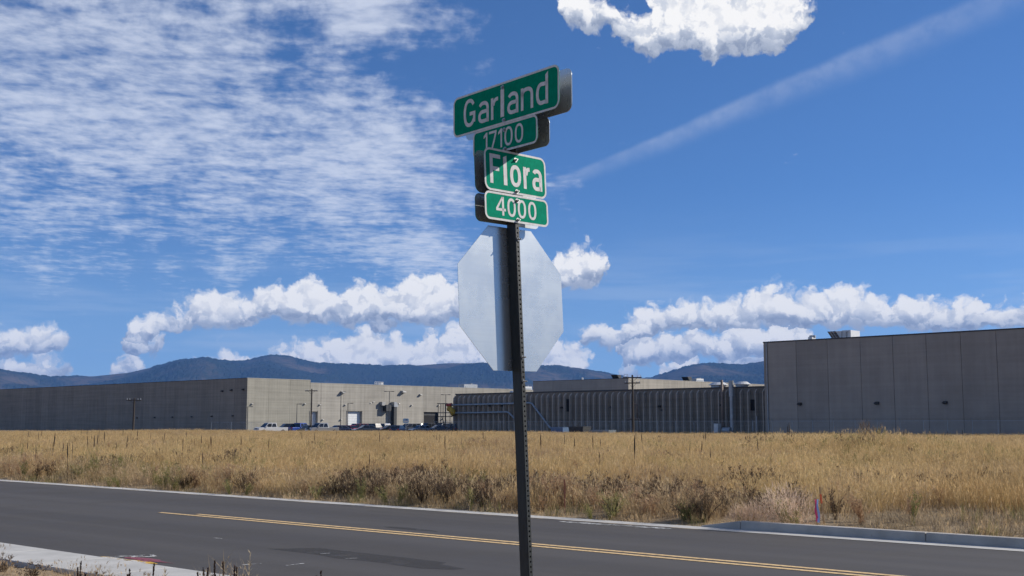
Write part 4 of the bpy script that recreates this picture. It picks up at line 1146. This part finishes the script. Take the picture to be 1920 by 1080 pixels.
def make_car(kind, name):
    k = KINDS[kind]; w = k['W'] / 2
    root = empty(name)
    lo = k['low']; b = MB()
    n = len(lo); secs = [(-w + .0, .94), (-w + .10, 1.0), (w - .10, 1.0), (w, .94)]
    cx, cz = 0, .62
    rings = []
    for yv, s in secs: rings.append([(cx + (x - cx) * (.985 if s < 1 else 1), yv, cz + (z - cz) * s) for x, z in lo])
    vs = [p for r_ in rings for p in r_]; fs = []
    for j in range(3):
        for i in range(n): fs.append((j*n + i, j*n + (i+1) % n, (j+1)*n + (i+1) % n, (j+1)*n + i))
    fs += [tuple(range(n)), tuple(range(4*n - 1, 3*n - 1, -1))]
    b.add(vs, fs); body = b.obj('body', None, root); bevel(body, .05, 2)
    x0, x1, t0, t1, zb, zt = k['cab']; wb_, wt_ = w - .07, w - .24
    cab = MB().hexa([(x0, -wb_, zb - .05), (x1, -wb_, zb - .05), (x1, wb_, zb - .05), (x0, wb_, zb - .05)], [(t0, -wt_, zt), (t1, -wt_, zt), (t1, wt_, zt), (t0, wt_, zt)]).obj('cabin', None, root)
    bevel(cab, .06, 2)
    def on(f, g, s):   # point on the cabin side: f along, g up
        xa = x0 + (x1 - x0) * f; xb = t0 + (t1 - t0) * f; h = g
        return (xa + (xb - xa) * h, s * (wb_ + (wt_ - wb_) * h + .012), zb + (zt - zb) * h)
    cuts = [(.05, .33), (.36, .62), (.65, .93)] if kind == 'suv' else ([(.08, .46), (.50, .93)])
    for s in (-1, 1):
        for a, c in cuts:
            MB().add([on(a, .06, s), on(c, .06, s), on(c - .02, .86, s), on(a + .02, .86, s)], [(0, 1, 2, 3)]).obj('side_window', GLASS, root)
    def fr_(xb_, xt_, g, yf, d): return (xb_ + (xt_ - xb_) * g + d, yf * (wb_ + (wt_ - wb_) * g) * .9, zb + (zt - zb) * g)
    MB().add([fr_(x1, t1, .06, -1, .015), fr_(x1, t1, .06, 1, .015), fr_(x1, t1, .9, 1, .015), fr_(x1, t1, .9, -1, .015)], [(0, 1, 2, 3)]).obj('windscreen', GLASS, root)
    MB().add([fr_(x0, t0, .08, -1, -.015), fr_(x0, t0, .08, 1, -.015), fr_(x0, t0, .86, 1, -.015), fr_(x0, t0, .86, -1, -.015)], [(0, 1, 2, 3)]).obj('rear_window', GLASS, root)
    if kind == 'pickup':
        MB().box(-2.70, -.86, -w + .16, w - .16, 1.06, 1.108).obj('load_bed', DARK, root)
    rw = .36 if kind != 'sedan' else .32
    wm = MB(); wm.cyl((0, -.11, 0), (0, .11, 0), rw, n=18); wm_ = wm.mesh('wheel', TYRE)
    rm = MB(); rm.cyl((0, -.118, 0), (0, .118, 0), rw * .62, n=12); rm_ = rm.mesh('rim', RIMM)
    for sx_ in (-1, 1):
        for s in (-1, 1):
            wh = link('wheel', wm_, root, (sx_ * k['wb'], s * (w - .10), rw)); link('rim', rm_, wh)
    L = k['L'] / 2; zh = lo[-4][1] - .04
    for s in (-1, 1):
        MB().box(L - .16, L - .02, s * (w - .28) - .16, s * (w - .28) + .16, zh - .10, zh + .06).obj('headlight', LAMPW, root)
        MB().box(-L + .0, -L + .12, s * (w - .18) - .12, s * (w - .18) + .12, zh - .02, zh + .2).obj('tail_light', LAMPR, root)
    MB().box(L - .08, L + .04, -w + .12, w - .12, .34, .50).obj('front_bumper', STEELD, root); MB().box(-L - .04, -L + .08, -w + .12, w - .12, .38, .54).obj('rear_bumper', STEELD, root)
    MB().box(L - .06, L + .015, -.5, .5, zh - .14, zh + .02).obj('grille', DARK, root)
    for s in (-1, 1): MB().box(x1 - .35, x1 - .18, s * (w + .02), s * (w + .18), zb + .02, zb + .18).obj('wing_mirror', None, root)
    return root
PAINTED = ('body', 'cabin', 'wing_mirror')
def finish(root, m):
    for ch in root.children:
        if ch.name.split('.')[0] in PAINTED:
            if not ch.data.materials: ch.data.materials.append(None)
            ch.material_slots[0].link = 'OBJECT'; ch.material_slots[0].material = m
COLS = dict(white=paint('white', (.50, .51, .52), 0), black=paint('black', (.012, .013, .016)), navy=paint('navy', (.012, .022, .06)), blue=paint('blue', (.02, .06, .28)), silver=paint('silver', (.33, .34, .35), .6),
            grey=paint('grey', (.10, .105, .115), .5), red=paint('red', (.28, .012, .016)), maroon=paint('maroon', (.10, .012, .022)), tan=paint('tan', (.20, .17, .13), .3), slate=paint('slate', (.045, .06, .085), .4))
CARS = [  # pixel column, distance, kind, colour, heading relative to the building grid, label
 (508, 199, 'pickup', 'white', 172, 'white pickup truck at the left end of the parked cars'),
 (538, 203, 'suv', 'black', 165, 'black suv right of the white pickup'),
 (562, 203, 'pickup', 'blue', 10, 'bright blue pickup truck left of the tall utility pole'),
 (578, 196, 'sedan', 'black', 80, 'black car at the foot of the tall utility pole'),
 (604, 196, 'pickup', 'silver', 175, 'silver grey pickup truck right of the tall utility pole'),
 (634, 200, 'sedan', 'navy', 170, 'navy sedan between the silver pickup and the red car'),
 (653, 205, 'sedan', 'red', 95, 'bright red sedan in the row of parked cars'),
 (668, 212, 'suv', 'maroon', 172, 'dark red suv behind the bright red sedan'),
 (686, 200, 'sedan', 'slate', 160, 'slate grey sedan right of the dark red suv'),
 (694, 216, 'suv', 'black', 95, 'black suv before the white loading door'),
 (713, 218, 'suv', 'navy', 90, 'navy suv left of the exhaust duct'),
 (731, 208, 'sedan', 'black', 165, 'black sedan at the foot of the twin headed light pole'),
 (747, 200, 'sedan', 'navy', 30, 'dark blue sedan with pale bumper left of the blue sign'),
 (766, 206, 'suv', 'grey', 168, 'grey suv right behind the small blue sign'),
 (781, 226, 'suv', 'tan', 90, 'tan suv parked before the dark open bay'),
 (789, 203, 'sedan', 'silver', 170, 'silver sedan before the dark open bay'),
 (806, 210, 'pickup', 'black', 175, 'black pickup truck below the dark open bay'),
 (822, 204, 'sedan', 'slate', 160, 'slate blue sedan right of the black pickup'),
 (832, 216, 'pickup', 'white', 178, 'white pickup truck beside the pipe rack'),
 (845, 206, 'suv', 'slate', 85, 'slate blue suv at the right end of the parked cars'),
]
protos = {}
for (px, Y, kind, colr, hd, label) in CARS:
    nm = {'sedan': 'sedan_car', 'suv': 'suv_car', 'pickup': 'pickup_truck'}[kind]
    if kind not in protos: root = protos[kind] = make_car(kind, nm)
    else: root = copy_tree(protos[kind])
    p = at(px, 800, Y); root.location = (p.x, Y, .03); root.rotation_euler = (0, 0, GRID + R(hd))
    tag(root, label, 'pickup truck' if kind == 'pickup' else 'car', 'vehicles in the parking lot'); finish(root, COLS[colr])

# ------------------------------------------------------------------ dry grass
def blade_material(name, c0, c1, trans=.45):
    m = bpy.data.materials.new(name); m.use_nodes = True
    nt = m.node_tree; nt.nodes.clear(); B = NB(nt)
    a = B.node('ShaderNodeAttribute', attribute_name='tint').outputs['Fac']
    r = B.node('ShaderNodeObjectInfo').outputs['Random']
    f = B.m('ADD', B.m('MULTIPLY', a, .65), B.m('MULTIPLY', r, .35), clamp=True)
    c = B.mix(f, (*c0, 1), (*c1, 1))
    g = B.node('ShaderNodeNewGeometry').outputs['Position']       # patches of browner, greyer and greener growth across the field
    pn = B.noise(g, .22, 4, .6).outputs['Fac']; pm = B.noise(B.v('ADD', g, (31, 7, 0)), .6, 3, .6).outputs['Fac']
    c = B.mix(B.ss(pn, .46, .66, 0, .62), c, B.v('MULTIPLY', c, (.62, .55, .50)))
    c = B.mix(B.ss(pm, .52, .70, 0, .55), c, B.v('MULTIPLY', c, (.78, .86, .74)))
    c = B.mix(B.ss(pm, .46, .30, 0, .45), c, B.v('MULTIPLY', c, (1.18, 1.16, 1.2)))
    d = B.node('ShaderNodeBsdfDiffuse'); t = B.node('ShaderNodeBsdfTranslucent')
    nt.links.new(c, d.inputs[0]); nt.links.new(c, t.inputs[0])
    mx = B.node('ShaderNodeMixShader'); mx.inputs[0].default_value = trans
    nt.links.new(d.outputs[0], mx.inputs[1]); nt.links.new(t.outputs[0], mx.inputs[2])
    o = B.node('ShaderNodeOutputMaterial'); nt.links.new(mx.outputs[0], o.inputs[0])
    return m
GOLD = blade_material('golden_grass', (.33, .215, .085), (.86, .66, .36))
TAN = blade_material('tan_grass', (.31, .21, .11), (.78, .61, .38))
RUST = blade_material('rusty_weed', (.30, .18, .10), (.58, .41, .26))
DEAD = blade_material('dead_weed', (.055, .038, .028), (.21, .15, .10), .2)
OLIVE = blade_material('green_weed', (.13, .14, .045), (.38, .35, .15))
THATCH = blade_material('grey_thatch', (.20, .16, .105), (.52, .42, .29))

def tint_mesh(name, vs, fs, tint, m):
    me = bpy.data.meshes.new(name); me.from_pydata([tuple(v) for v in vs], [], fs); me.materials.append(m)
    a = me.attributes.new('tint', 'FLOAT', 'POINT'); a.data.foreach_set('value', np.array(tint, np.float32))
    return me
def blade(vs, fs, ti, base, ang, h, lean, w, t, curl=.5, seg=2):
    ca, sa = math.cos(ang), math.sin(ang); o = len(vs)
    wa = ang + math.pi / 2
    for i in range(seg + 1):
        f = i / seg; off = lean * (f ** (1 + curl)); ww = w * (1 - f * .85) / 2
        x = base[0] + ca * off; y = base[1] + sa * off; z = base[2] + h * f * (1 - .18 * curl * f)
        if i < seg:
            vs.append((x - math.cos(wa) * ww, y - math.sin(wa) * ww, z)); vs.append((x + math.cos(wa) * ww, y + math.sin(wa) * ww, z)); ti += [t, t]
        else: vs.append((x, y, z)); ti.append(t)
    for i in range(seg - 1): fs.append((o + 2*i, o + 2*i + 1, o + 2*i + 3, o + 2*i + 2))
    k = o + 2 * (seg - 1); fs.append((k, k + 1, o + 2 * seg))
def grass_tuft(name, m, seed, n, hmin, hmax, spread, w, lean, heads=0.0, headsize=.05):
    r = random.Random(seed); vs, fs, ti = [], [], []
    for _ in range(n):
        a = r.uniform(0, 6.283); rad = spread * math.sqrt(r.random()); h = r.uniform(hmin, hmax)
        b = (math.cos(a) * rad, math.sin(a) * rad, -.03); la = a + r.uniform(-1.2, 1.2); ln = r.uniform(.1, 1) * lean * h; t = r.random()
        blade(vs, fs, ti, b, la, h, ln, w * r.uniform(.7, 1.4), t)
        if r.random() < heads:      # drooping seed head of a few short awns
            tip = Vector(vs[-1]); tip.z -= .04
            for q in range(5):
                aa = la + r.uniform(-1.4, 1.4)
                blade(vs, fs, ti, (tip.x, tip.y, tip.z - headsize * r.uniform(0, 1.2)), aa, headsize * r.uniform(.7, 1.5), headsize * r.uniform(.3, 1.0), w * 1.5, min(1, t + .25), .3, 1)
    return tint_mesh(name, vs, fs, ti, m)
def branchy(name, m, seed, n, h, spread, w, twigs=7, up=.8, head=.03):
    """a branching dead weed: main stems with many short side twigs carrying seed scales"""
    r = random.Random(seed); vs, fs, ti = [], [], []
    for _ in range(n):
        a = r.uniform(0, 6.283); hh = h * r.uniform(.55, 1.05); ln = spread * r.uniform(.15, 1.0); t = r.random() * .7
        blade(vs, fs, ti, (r.uniform(-.04, .04), r.uniform(-.04, .04), -.03), a, hh, ln, w * 1.6, t, .5, 3)
        for q in range(twigs):
            f = r.uniform(.25, 1.0); off = ln * f ** 1.5; b = (math.cos(a) * off, math.sin(a) * off, hh * f * (1 - .09 * f) - .03)
            blade(vs, fs, ti, b, r.uniform(0, 6.283), hh * r.uniform(.10, .30) * up, hh * r.uniform(.06, .22), w * r.uniform(.8, 1.6), min(1, t + r.uniform(0, .4)), .4, 1)
            if head:
                aa = r.uniform(0, 6.283)
                for g in range(2): blade(vs, fs, ti, (b[0] + r.uniform(-.03, .03), b[1] + r.uniform(-.03, .03), b[2] + r.uniform(0, .06)), aa + g * 2.2, head, head * .5, head * .6, min(1, t + .3), 0, 1)
    return tint_mesh(name, vs, fs, ti, m)

PROTO = {
 'gold': [grass_tuft('dry_grass', GOLD, s, 58, .34, .78, .24, .0055, .42, .35) for s in (1, 2, 3)],
 'tan': [grass_tuft('dry_grass', TAN, s, 52, .28, .66, .26, .0060, .60, .30) for s in (4, 5)],
 'rust': [branchy('dry_weed', RUST, s, 12, .58, .26, .006, 9) for s in (6, 7)],
 'dead': [branchy('dead_weed', DEAD, s, 13, .60, .30, .007, 10, .9, .035) for s in (8, 9)],
 'olive': [branchy('green_weed', OLIVE, 10, 10, .55, .18, .007, 9, .9, .03), grass_tuft('green_weed', OLIVE, 11, 40, .2, .5, .18, .007, .35)],
 'thatch': [grass_tuft('thatch', THATCH, s, 46, .05, .17, .34, .009, 1.9) for s in (12, 13)],
 'short': [grass_tuft('verge_grass', TAN, s, 44, .10, .30, .22, .006, .55, .15) for s in (14, 15)],
}
def in_field(x, y):
    s = x * RN.x + y * RN.y
    ok = s > S_FAR + GUT + .10
    dc = (O_C.x - x) * U.x + (O_C.y - y) * U.y; vc = (x - O_C.x) * Vv.x + (y - O_C.y) * Vv.y
    ok &= ~((dc < 3.2) & (vc < LB + 4))
    ua = (x - O_A.x) * U.x + (y - O_A.y) * U.y; va = (x - O_A.x) * Vv.x + (y - O_A.y) * Vv.y
    ok &= ~((ua > -16) & (va > -46.5)) & ~((ua > -1.5) & (va > -1))
    t = x * RD.x + y * RD.y
    ok &= ~((t < T_KERB + 1.4) & (s < S_FAR + GUT + .30))
    return ok
def scatter_points():
    out = []
    for (r0, r1, dens, sc) in ((12, 30, 17, 1.0), (30, 48, 11, 1.08), (48, 75, 7.0, 1.2), (75, 115, 4.2, 1.35), (115, 235, 2.0, 1.6)):
        amax = R(27.5) if r0 > 25 else R(31)
        n = int(amax * (r1 * r1 - r0 * r0) * dens)
        r = np.sqrt(rng.uniform(r0 * r0, r1 * r1, n)); a = rng.uniform(-amax, amax, n)
        x = np.sin(a) * r; y = np.cos(a) * r; k = in_field(x, y)
        out.append(np.stack([x[k], y[k], np.full(k.sum(), sc)], 1))
    return np.concatenate(out)
PTS = scatter_points()
# the near verge this side of the footway
r_ = np.sqrt(rng.uniform(49, 340, 420)); a_ = rng.uniform(R(-32), R(-6), 420); vx, vy = np.sin(a_) * r_, np.cos(a_) * r_
k_ = (vx * RN.x + vy * RN.y) < S_NEAR - 1.15
PTS = np.concatenate([PTS, np.stack([vx[k_], vy[k_], np.full(k_.sum(), .8)], 1)])
# the tumbleweeds and the ribboned stakes stand clear of the tall grass
for (qx, qy, qr) in ((1474, 978, .75), (1400, 976, .5), (1536, 985, .55), (1548, 972, .4)):
    c_ = on_ground(qx, qy, .05); PTS = PTS[np.hypot(PTS[:, 0] - c_.x, PTS[:, 1] - c_.y) > qr]
px_, py_, sc_ = PTS.T
s_ = px_ * RN.x + py_ * RN.y - S_FAR - GUT; t_ = px_ * RD.x + py_ * RD.y
n1 = fbm(px_ / 3.2, py_ / 3.2, 51); n2 = fbm(px_ / 7, py_ / 7, 61); n3 = fbm(px_ / 1.3, py_ / 1.3, 71); rr = rng.random(len(px_))
hgt = sc_ * (.50 + .55 * fbm(px_ / 6, py_ / 6, 81) + .45 * fbm(px_ / 1.6, py_ / 1.6, 85)) * rng.uniform(.7, 1.3, len(px_))
hgt[sc_ > 1.3] *= .70; hgt[sc_ > 1.5] *= .62
kindv = np.full(len(px_), 0)                      # 0 gold 1 tan 2 rust 3 dead 4 olive 5 thatch 6 short
kindv[(n2 > .50) & (rr < .45)] = 1
kindv[(rr > .955) & (sc_ < 1.3)] = 2
verge = s_ < 1.2 + 4.0 * n2 * n1 * 2
kindv[verge & (rr < .62)] = 1
kindv[verge & (n1 > .545) & (rr > .55) & (s_ > .8)] = 3
kindv[(s_ > 2.5) & (n1 > .62) & (n3 > .55) & (sc_ < 1.25)] = 3
kindv[(n2 < .40) & (rr > .80) & (sc_ < 1.3)] = 4
kindv[(n2 > .56) & (n3 > .52) & (rr > .5)] = 2
kindv[verge & (n1 <= .50) & (n3 > .56) & (rr > .35)] = 2
kindv[verge & (n2 < .44) & (rr > .62)] = 4
kindv[(s_ < .7) & (s_ > 0)] = 6
kindv[(s_ < .7) & (s_ > 0) & (rr > .82)] = 4
near_ = s_ < 0
kindv[near_] = 6; kindv[near_ & (rr > .55)] = 1; kindv[near_ & (rr > .8)] = 3
hgt[near_] *= .55
cut = (s_ > 0) & (t_ < on_ground(1528, 992).dot(RD)) & (s_ < 4.6 + 1.2 * (n1 - .5))            # trampled patch behind the kerb
kindv[cut & (rr < .80)] = 5
kindv[cut & (rr >= .80) & (rr < .95)] = 6
hgt[verge] *= .86
grp_names = ['gold', 'tan', 'rust', 'dead', 'olive', 'thatch', 'short']
def gn_group(proto_obj):
    ng = bpy.data.node_groups.new('scatter', 'GeometryNodeTree')
    ng.interface.new_socket('Geometry', in_out='INPUT', socket_type='NodeSocketGeometry'); ng.interface.new_socket('Geometry', in_out='OUTPUT', socket_type='NodeSocketGeometry')
    i = ng.nodes.new('NodeGroupInput'); o = ng.nodes.new('NodeGroupOutput')
    inst = ng.nodes.new('GeometryNodeInstanceOnPoints'); oi = ng.nodes.new('GeometryNodeObjectInfo'); oi.inputs['Object'].default_value = proto_obj
    na = ng.nodes.new('GeometryNodeInputNamedAttribute'); na.data_type = 'FLOAT_VECTOR'; na.inputs['Name'].default_value = 'rot'
    nb = ng.nodes.new('GeometryNodeInputNamedAttribute'); nb.data_type = 'FLOAT_VECTOR'; nb.inputs['Name'].default_value = 'scl'
    er = ng.nodes.new('FunctionNodeEulerToRotation'); L = ng.links.new
    L(i.outputs[0], inst.inputs['Points']); L(oi.outputs['Geometry'], inst.inputs['Instance'])
    L(na.outputs[0], er.inputs[0]); L(er.outputs[0], inst.inputs['Rotation']); L(nb.outputs[0], inst.inputs['Scale']); L(inst.outputs[0], o.inputs[0])
    return ng
STUFF_LABEL = {'gold': 'golden dry grass', 'tan': 'pale tan dry grass', 'rust': 'rusty dry weeds', 'dead': 'dark dead weeds', 'olive': 'olive green weeds', 'thatch': 'trampled grey thatch', 'short': 'short verge grass'}
for k, g in enumerate(grp_names):
    idx = np.nonzero(kindv == k)[0]
    for j, pm in enumerate(PROTO[g]):
        sel = idx[j::len(PROTO[g])]
        if len(sel) == 0: continue
        x, y = px_[sel], py_[sel]; z = ground_h(x, y)
        me = bpy.data.meshes.new(pm.name); me.from_pydata(np.stack([x, y, z], 1).tolist(), [], [])
        n = len(sel)
        rot = np.stack([rng.normal(0, .17, n), rng.normal(0, .17, n), rng.uniform(0, 6.283, n)], 1).astype(np.float32)
        wide = sc_[sel] * rng.uniform(.9, 1.2, n)
        scl = np.stack([wide, wide, hgt[sel]], 1).astype(np.float32)
        a = me.attributes.new('rot', 'FLOAT_VECTOR', 'POINT'); a.data.foreach_set('vector', rot.reshape(-1))
        a = me.attributes.new('scl', 'FLOAT_VECTOR', 'POINT'); a.data.foreach_set('vector', scl.reshape(-1))
        o = tag(link(pm.name, me), STUFF_LABEL[g] + ' covering the field', kind='stuff')
        src = bpy.data.objects.new('grass_source', pm)
        md = o.modifiers.new('scatter', 'NODES'); md.node_group = gn_group(src)

# ------------------------------------------------------------------ single plants
def ground_spot(px, Y):
    p = at(px, 900, Y); return Vector((p.x, Y, float(ground_h(p.x, Y))))
def spot_px(px, py, clear=.75):
    p = on_ground(px, py, .08)
    need = S_FAR + GUT + clear - p.dot(RN)
    if need > 0:
        d = Vector((p.x, p.y, 0)).normalized(); p = p + d * (need / d.dot(RN))
    return Vector((p.x, p.y, float(ground_h(p.x, p.y))))
def bush(name, px, py, h, rad, m, n, seed, label, cat='bush', Y=None, group=None, w=.006, head=.02, twigs=10):
    p = spot_px(px, py) if Y is None else ground_spot(px, Y)
    b = tag(empty(name, p, random.uniform(0, 6)), label, cat, group)
    link('twigs', branchy('twigs', m, seed, n, h, rad, w, twigs, 1.0, head), b)
    st = MB(); r = random.Random(seed)
    for k in range(5):
        a = r.uniform(0, 6.283); st.tube([(0, 0, -.05), (math.cos(a) * rad * .2, math.sin(a) * rad * .2, h * .3), (math.cos(a) * rad * .55, math.sin(a) * rad * .55, h * .62)], [.014, .009, .004], 5)
    st.obj('stem', WOODP, b)
    return b
PALE = blade_material('pale_tumbleweed', (.52, .37, .25), (.92, .73, .56))
SAGE = blade_material('grey_shrub', (.16, .125, .085), (.34, .27, .19))
def tumbleweed(px, py, rad, h, n, seed, label):
    """a dead bush broken into a round tangle of fine curved twigs"""
    p = spot_px(px, py, .62); r = random.Random(seed); vs, fs, ti = [], [], []
    b = tag(empty('tumbleweed', p, r.uniform(0, 6)), label, 'tumbleweed')
    for _ in range(n):
        a = r.uniform(0, 6.283); e = math.asin(r.random()); q = r.random() ** .45 * r.uniform(.85, 1.06)
        c = (math.cos(a) * math.cos(e) * rad * q, math.sin(a) * math.cos(e) * rad * q, .06 + math.sin(e) * h * q * .82)
        L = r.uniform(.06, .19); oa = a + r.uniform(-1.3, 1.3)
        blade(vs, fs, ti, c, oa, L * r.uniform(-.1, 1.0) * (.4 + .8 * math.sin(e)), L * r.uniform(.3, 1.0),   .0075, min(1, .25 + .6 * q * r.random() + .15 * math.sin(e)), .6, 2)
    link('twigs', tint_mesh('twigs', vs, fs, ti, PALE), b)
    st = MB()
    for k in range(7):
        a = r.uniform(0, 6.283); st.tube([(0, 0, -.05), (math.cos(a) * rad * .3, math.sin(a) * rad * .3, h * .35), (math.cos(a) * rad * .7, math.sin(a) * rad * .7, h * .6)], [.010, .007, .003], 5)
    st.obj('stem', mat('straw', (.42, .34, .22), .8, var=.1), b)
tumbleweed(1474, 984, .64, .82, 4600, 201, 'round pale tan tumbleweed behind the kerb, left of the ribboned stake')
tumbleweed(1402, 982, .42, .42, 1700, 202, 'low pale tumbleweed at the start of the raised kerb')
bush('tall_shrub', 1634, 846, 1.9, .75, SAGE, 26, 203, 'tall bare grey shrub standing up before the grey warehouse', 'shrub', Y=62, w=.016, head=.05, twigs=16)
bush('dead_bush', 792, 950, .66, .60, DEAD, 60, 204, 'broad black dead bush at the roadside left of the sign post', 'bush')
bush('dead_bush', 838, 955, .80, .60, DEAD, 60, 205, 'taller dark dead bush between the broad black bush and the post', 'bush')
bush('dead_bush', 905, 958, .55, .50, DEAD, 45, 206, 'dark brown dead bush at the roadside just left of the sign post', 'bush')
bush('dead_bush', 940, 960, .42, .40, RUST, 45, 207, 'low reddish dead bush close beside the sign post', 'bush')
bush('dead_bush', 1322, 974, .62, .60, DEAD, 55, 208, 'dark dead bush by the gutter where the kerb begins', 'bush')
bush('dead_bush', 1290, 972, .50, .50, DEAD, 45, 209, 'small dark dead bush left of the one where the kerb begins', 'bush')
bush('dead_bush', 458, 930, .62, .80, DEAD, 60, 210, 'wide greyish dead bush at the roadside far left of the post', 'bush')
bush('dead_bush', 345, 920, .50, .60, DEAD, 45, 211, 'grey dead bush at the roadside nearest the left warehouse', 'bush')
bush('dead_bush', 1582, 905, .75, .80, OLIVE, 60, 212, 'dark green bush on the low mound at the right', 'bush')
bush('dead_bush', 1625, 900, .70, .70, DEAD, 55, 213, 'brown bush on top of the low mound at the right', 'bush')
bush('green_plant', 1150, 972, .50, .45, OLIVE, 50, 214, 'olive green weed by the gutter right of the sign post', 'plant')
bush('green_plant', 1440, 955, .38, .38, OLIVE, 40, 215, 'dark green leafy weed behind the pale tumbleweed', 'plant')
bush('green_plant', 1618, 962, .25, .35, OLIVE, 40, 216, 'small bright green weed in the trampled patch', 'plant')
def dock(name, px, py_top, Y, n, label, m, h_extra=0.0, thin=False):
    """upright dead weed with dense seed spikes, foot on the verge in front of the camera"""
    top = at(px, py_top, Y); gz = float(ground_h(top.x, Y)); H = top.z - gz; r = random.Random(int(px))
    b = tag(empty(name, (top.x, Y, gz)), label, 'weed'); vs, fs, ti = [], [], []; st = MB()
    for k in range(n):
        f = 1 if k == 0 else r.uniform(.70, .97); a = r.uniform(0, 6.283); off = r.uniform(.01, .05) + (.10 if k else 0) * r.random(); h = H * f
        tip = (math.cos(a) * off * 1.5, math.sin(a) * off * 1.5, h)
        st.tube([(math.cos(a) * off * .3, math.sin(a) * off * .3, -.05), (math.cos(a) * off, math.sin(a) * off, h * .6), tip], [.006, .0045, .0025] if not thin else [.004, .003, .0015], 5)
        for q in range(46 if not thin else 20):
            g = r.uniform(.76, 1.0) if not thin else r.uniform(.72, 1.0)
            z = h * g; aa = r.uniform(0, 6.283); L = r.uniform(.012, .030) if not thin else r.uniform(.02, .05)
            blade(vs, fs, ti, (tip[0] * g, tip[1] * g, z), aa, L * .8, L * (.45 if not thin else .9), .014 if not thin else .008, r.random(), 0, 1)
    st.obj('stem', WOODP if not thin else mat('straw', (.42, .34, .22), .8, var=.1), b); link('seed_head', tint_mesh('seed_head', vs, fs, ti, m), b)
    return b
HEADB = blade_material('dark_seed_head', (.030, .017, .013), (.11, .06, .045), .1)
STRAW = blade_material('straw_seed_head', (.42, .33, .21), (.66, .56, .40))
dock('dock_weed', 281, 1058, 8.6, 4, 'dark seed spikes poking up before the pale footway', HEADB)
dock('dock_weed', 247, 1068, 8.4, 2, 'single bent dark spike left of the footway spikes', HEADB)
dock('dock_weed', 402, 1049, 8.6, 9, 'cluster of dark dead weed spikes at the bottom edge', HEADB)
dock('dock_weed', 432, 1056, 8.5, 9, 'brown dead weed right of the dark spike cluster', HEADB)
dock('dock_weed', 372, 1069, 8.4, 3, 'short dark weed left of the dark spike cluster', HEADB)
dock('dock_weed', 618, 1072, 8.3, 3, 'short dark weed at the bottom edge, nearest the sign post', HEADB)
dock('dock_weed', 150, 1050, 8.8, 4, 'dark dead weed near the lower left corner', HEADB)
dock('straw_stalk', 465, 1036, 8.5, 1, 'tall pale straw stalk with loose seed head at the bottom edge', STRAW, thin=True)
dock('straw_stalk', 440, 1066, 8.6, 2, 'short pale straw stalks left of the tall one', STRAW, thin=True)
dock('straw_stalk', 324, 1062, 8.5, 1, 'thin grey straw stalk before the footway', STRAW, thin=True)
bush('verge_weed', 425, 1078, .70, .26, THATCH, 46, 230, 'tangled dry weed at the foot of the bottom edge spikes', 'weed', Y=8.6)
# mullein stalks across the field
stalk = MB(); stalk.tube([(0, 0, -.05), (.006, .004, .5), (-.004, .01, .8)], [.014, .012, .010], 5)
stalk.tube([(-.004, .01, .8), (0, .012, .92), (.006, .010, 1.15), (.008, .006, 1.3)], [.012, .030, .027, .008], 6)
st_me = stalk.mesh('mullein_stalk', mat('mullein_brown', (.045, .030, .020), .95, var=.3, scale=20))
r = random.Random(77)
cnt = 0
while cnt < 120:
    px = r.uniform(30, 1900); Y = r.uniform(40, 100) if r.random() < .8 else r.uniform(30, 50); p = ground_spot(px, Y)
    if not in_field(np.array([p.x]), np.array([p.y]))[0]: continue
    if fbm(np.array([p.x / 12]), np.array([p.y / 12]), 91)[0] < .40: continue
    o = link('mullein_stalk', st_me, None, p, (r.gauss(0, .035), r.gauss(0, .035), r.uniform(0, 6.28))); k = r.uniform(.60, 1.0); w_ = k * r.uniform(.38, .75); o.scale = (w_, w_, k)
    tag(o, 'thin dark dead mullein stalk standing up out of the golden field grass', 'plant stalk', 'mullein stalks in the field'); cnt += 1

# ------------------------------------------------------------------ survey stakes
LATH = mat('lath_wood', (.34, .22, .11), .85, var=.2, scale=12, stretch=(1, 1, .1)); ORNG = mat('orange_paint', (.55, .10, .03), .7)
PINK = mat('pink_ribbon', (.72, .05, .16), .5); BLUR = mat('blue_ribbon', (.28, .40, .70), .5)
def stake(px, py_b, py_t, label, w=.035, tilt=(0, 0), ribbons=(), cap=True, m=None):
    p = spot_px(px, py_b, .35); h = at(px, py_t, p.y).z - p.z
    s = tag(empty('survey_stake', p, R(20)), label, 'stake'); s.rotation_euler = (tilt[0], tilt[1], R(20))
    MB().box(-w/2, w/2, -.007, .007, -.15, h).obj('lath', m or LATH, s)
    if cap: MB().box(-w/2 - .002, w/2 + .002, -.009, .009, h * .55, h * .80).obj('painted_band', ORNG, s)
    for k, (mm, dx, L) in enumerate(ribbons):
        vs = []; z0 = h * .97
        for i in range(9):
            f = i / 8; wob = .016 * math.sin(f * 9 + k * 2); vs += [(dx + wob * .6 - .015, -.014 - .012 * k + .01 * f, z0 - L * f), (dx + wob * .6 + .015, -.012 - .012 * k - .012 * f, z0 - L * f)]
        MB().add(vs, [(2*i, 2*i + 1, 2*i + 3, 2*i + 2) for i in range(8)]).obj('ribbon', mm, s)
    return s
stake(1534, 995, 934, 'wooden survey stake tied with pink and blue ribbons behind the kerb', .03, (0, R(-3)), ((PINK, -.016, .34), (BLUR, .014, .36)), False)
stake(1545, 980, 912, 'bare leaning lath with an orange band beside the ribboned stake', .026, (0, R(-6)))
stake(1059, 956, 899, 'thin red brown stake in the grass right of the sign post', .022, (0, 0), (), False, mat('rusty_steel', (.22, .07, .04), .8, var=.2))
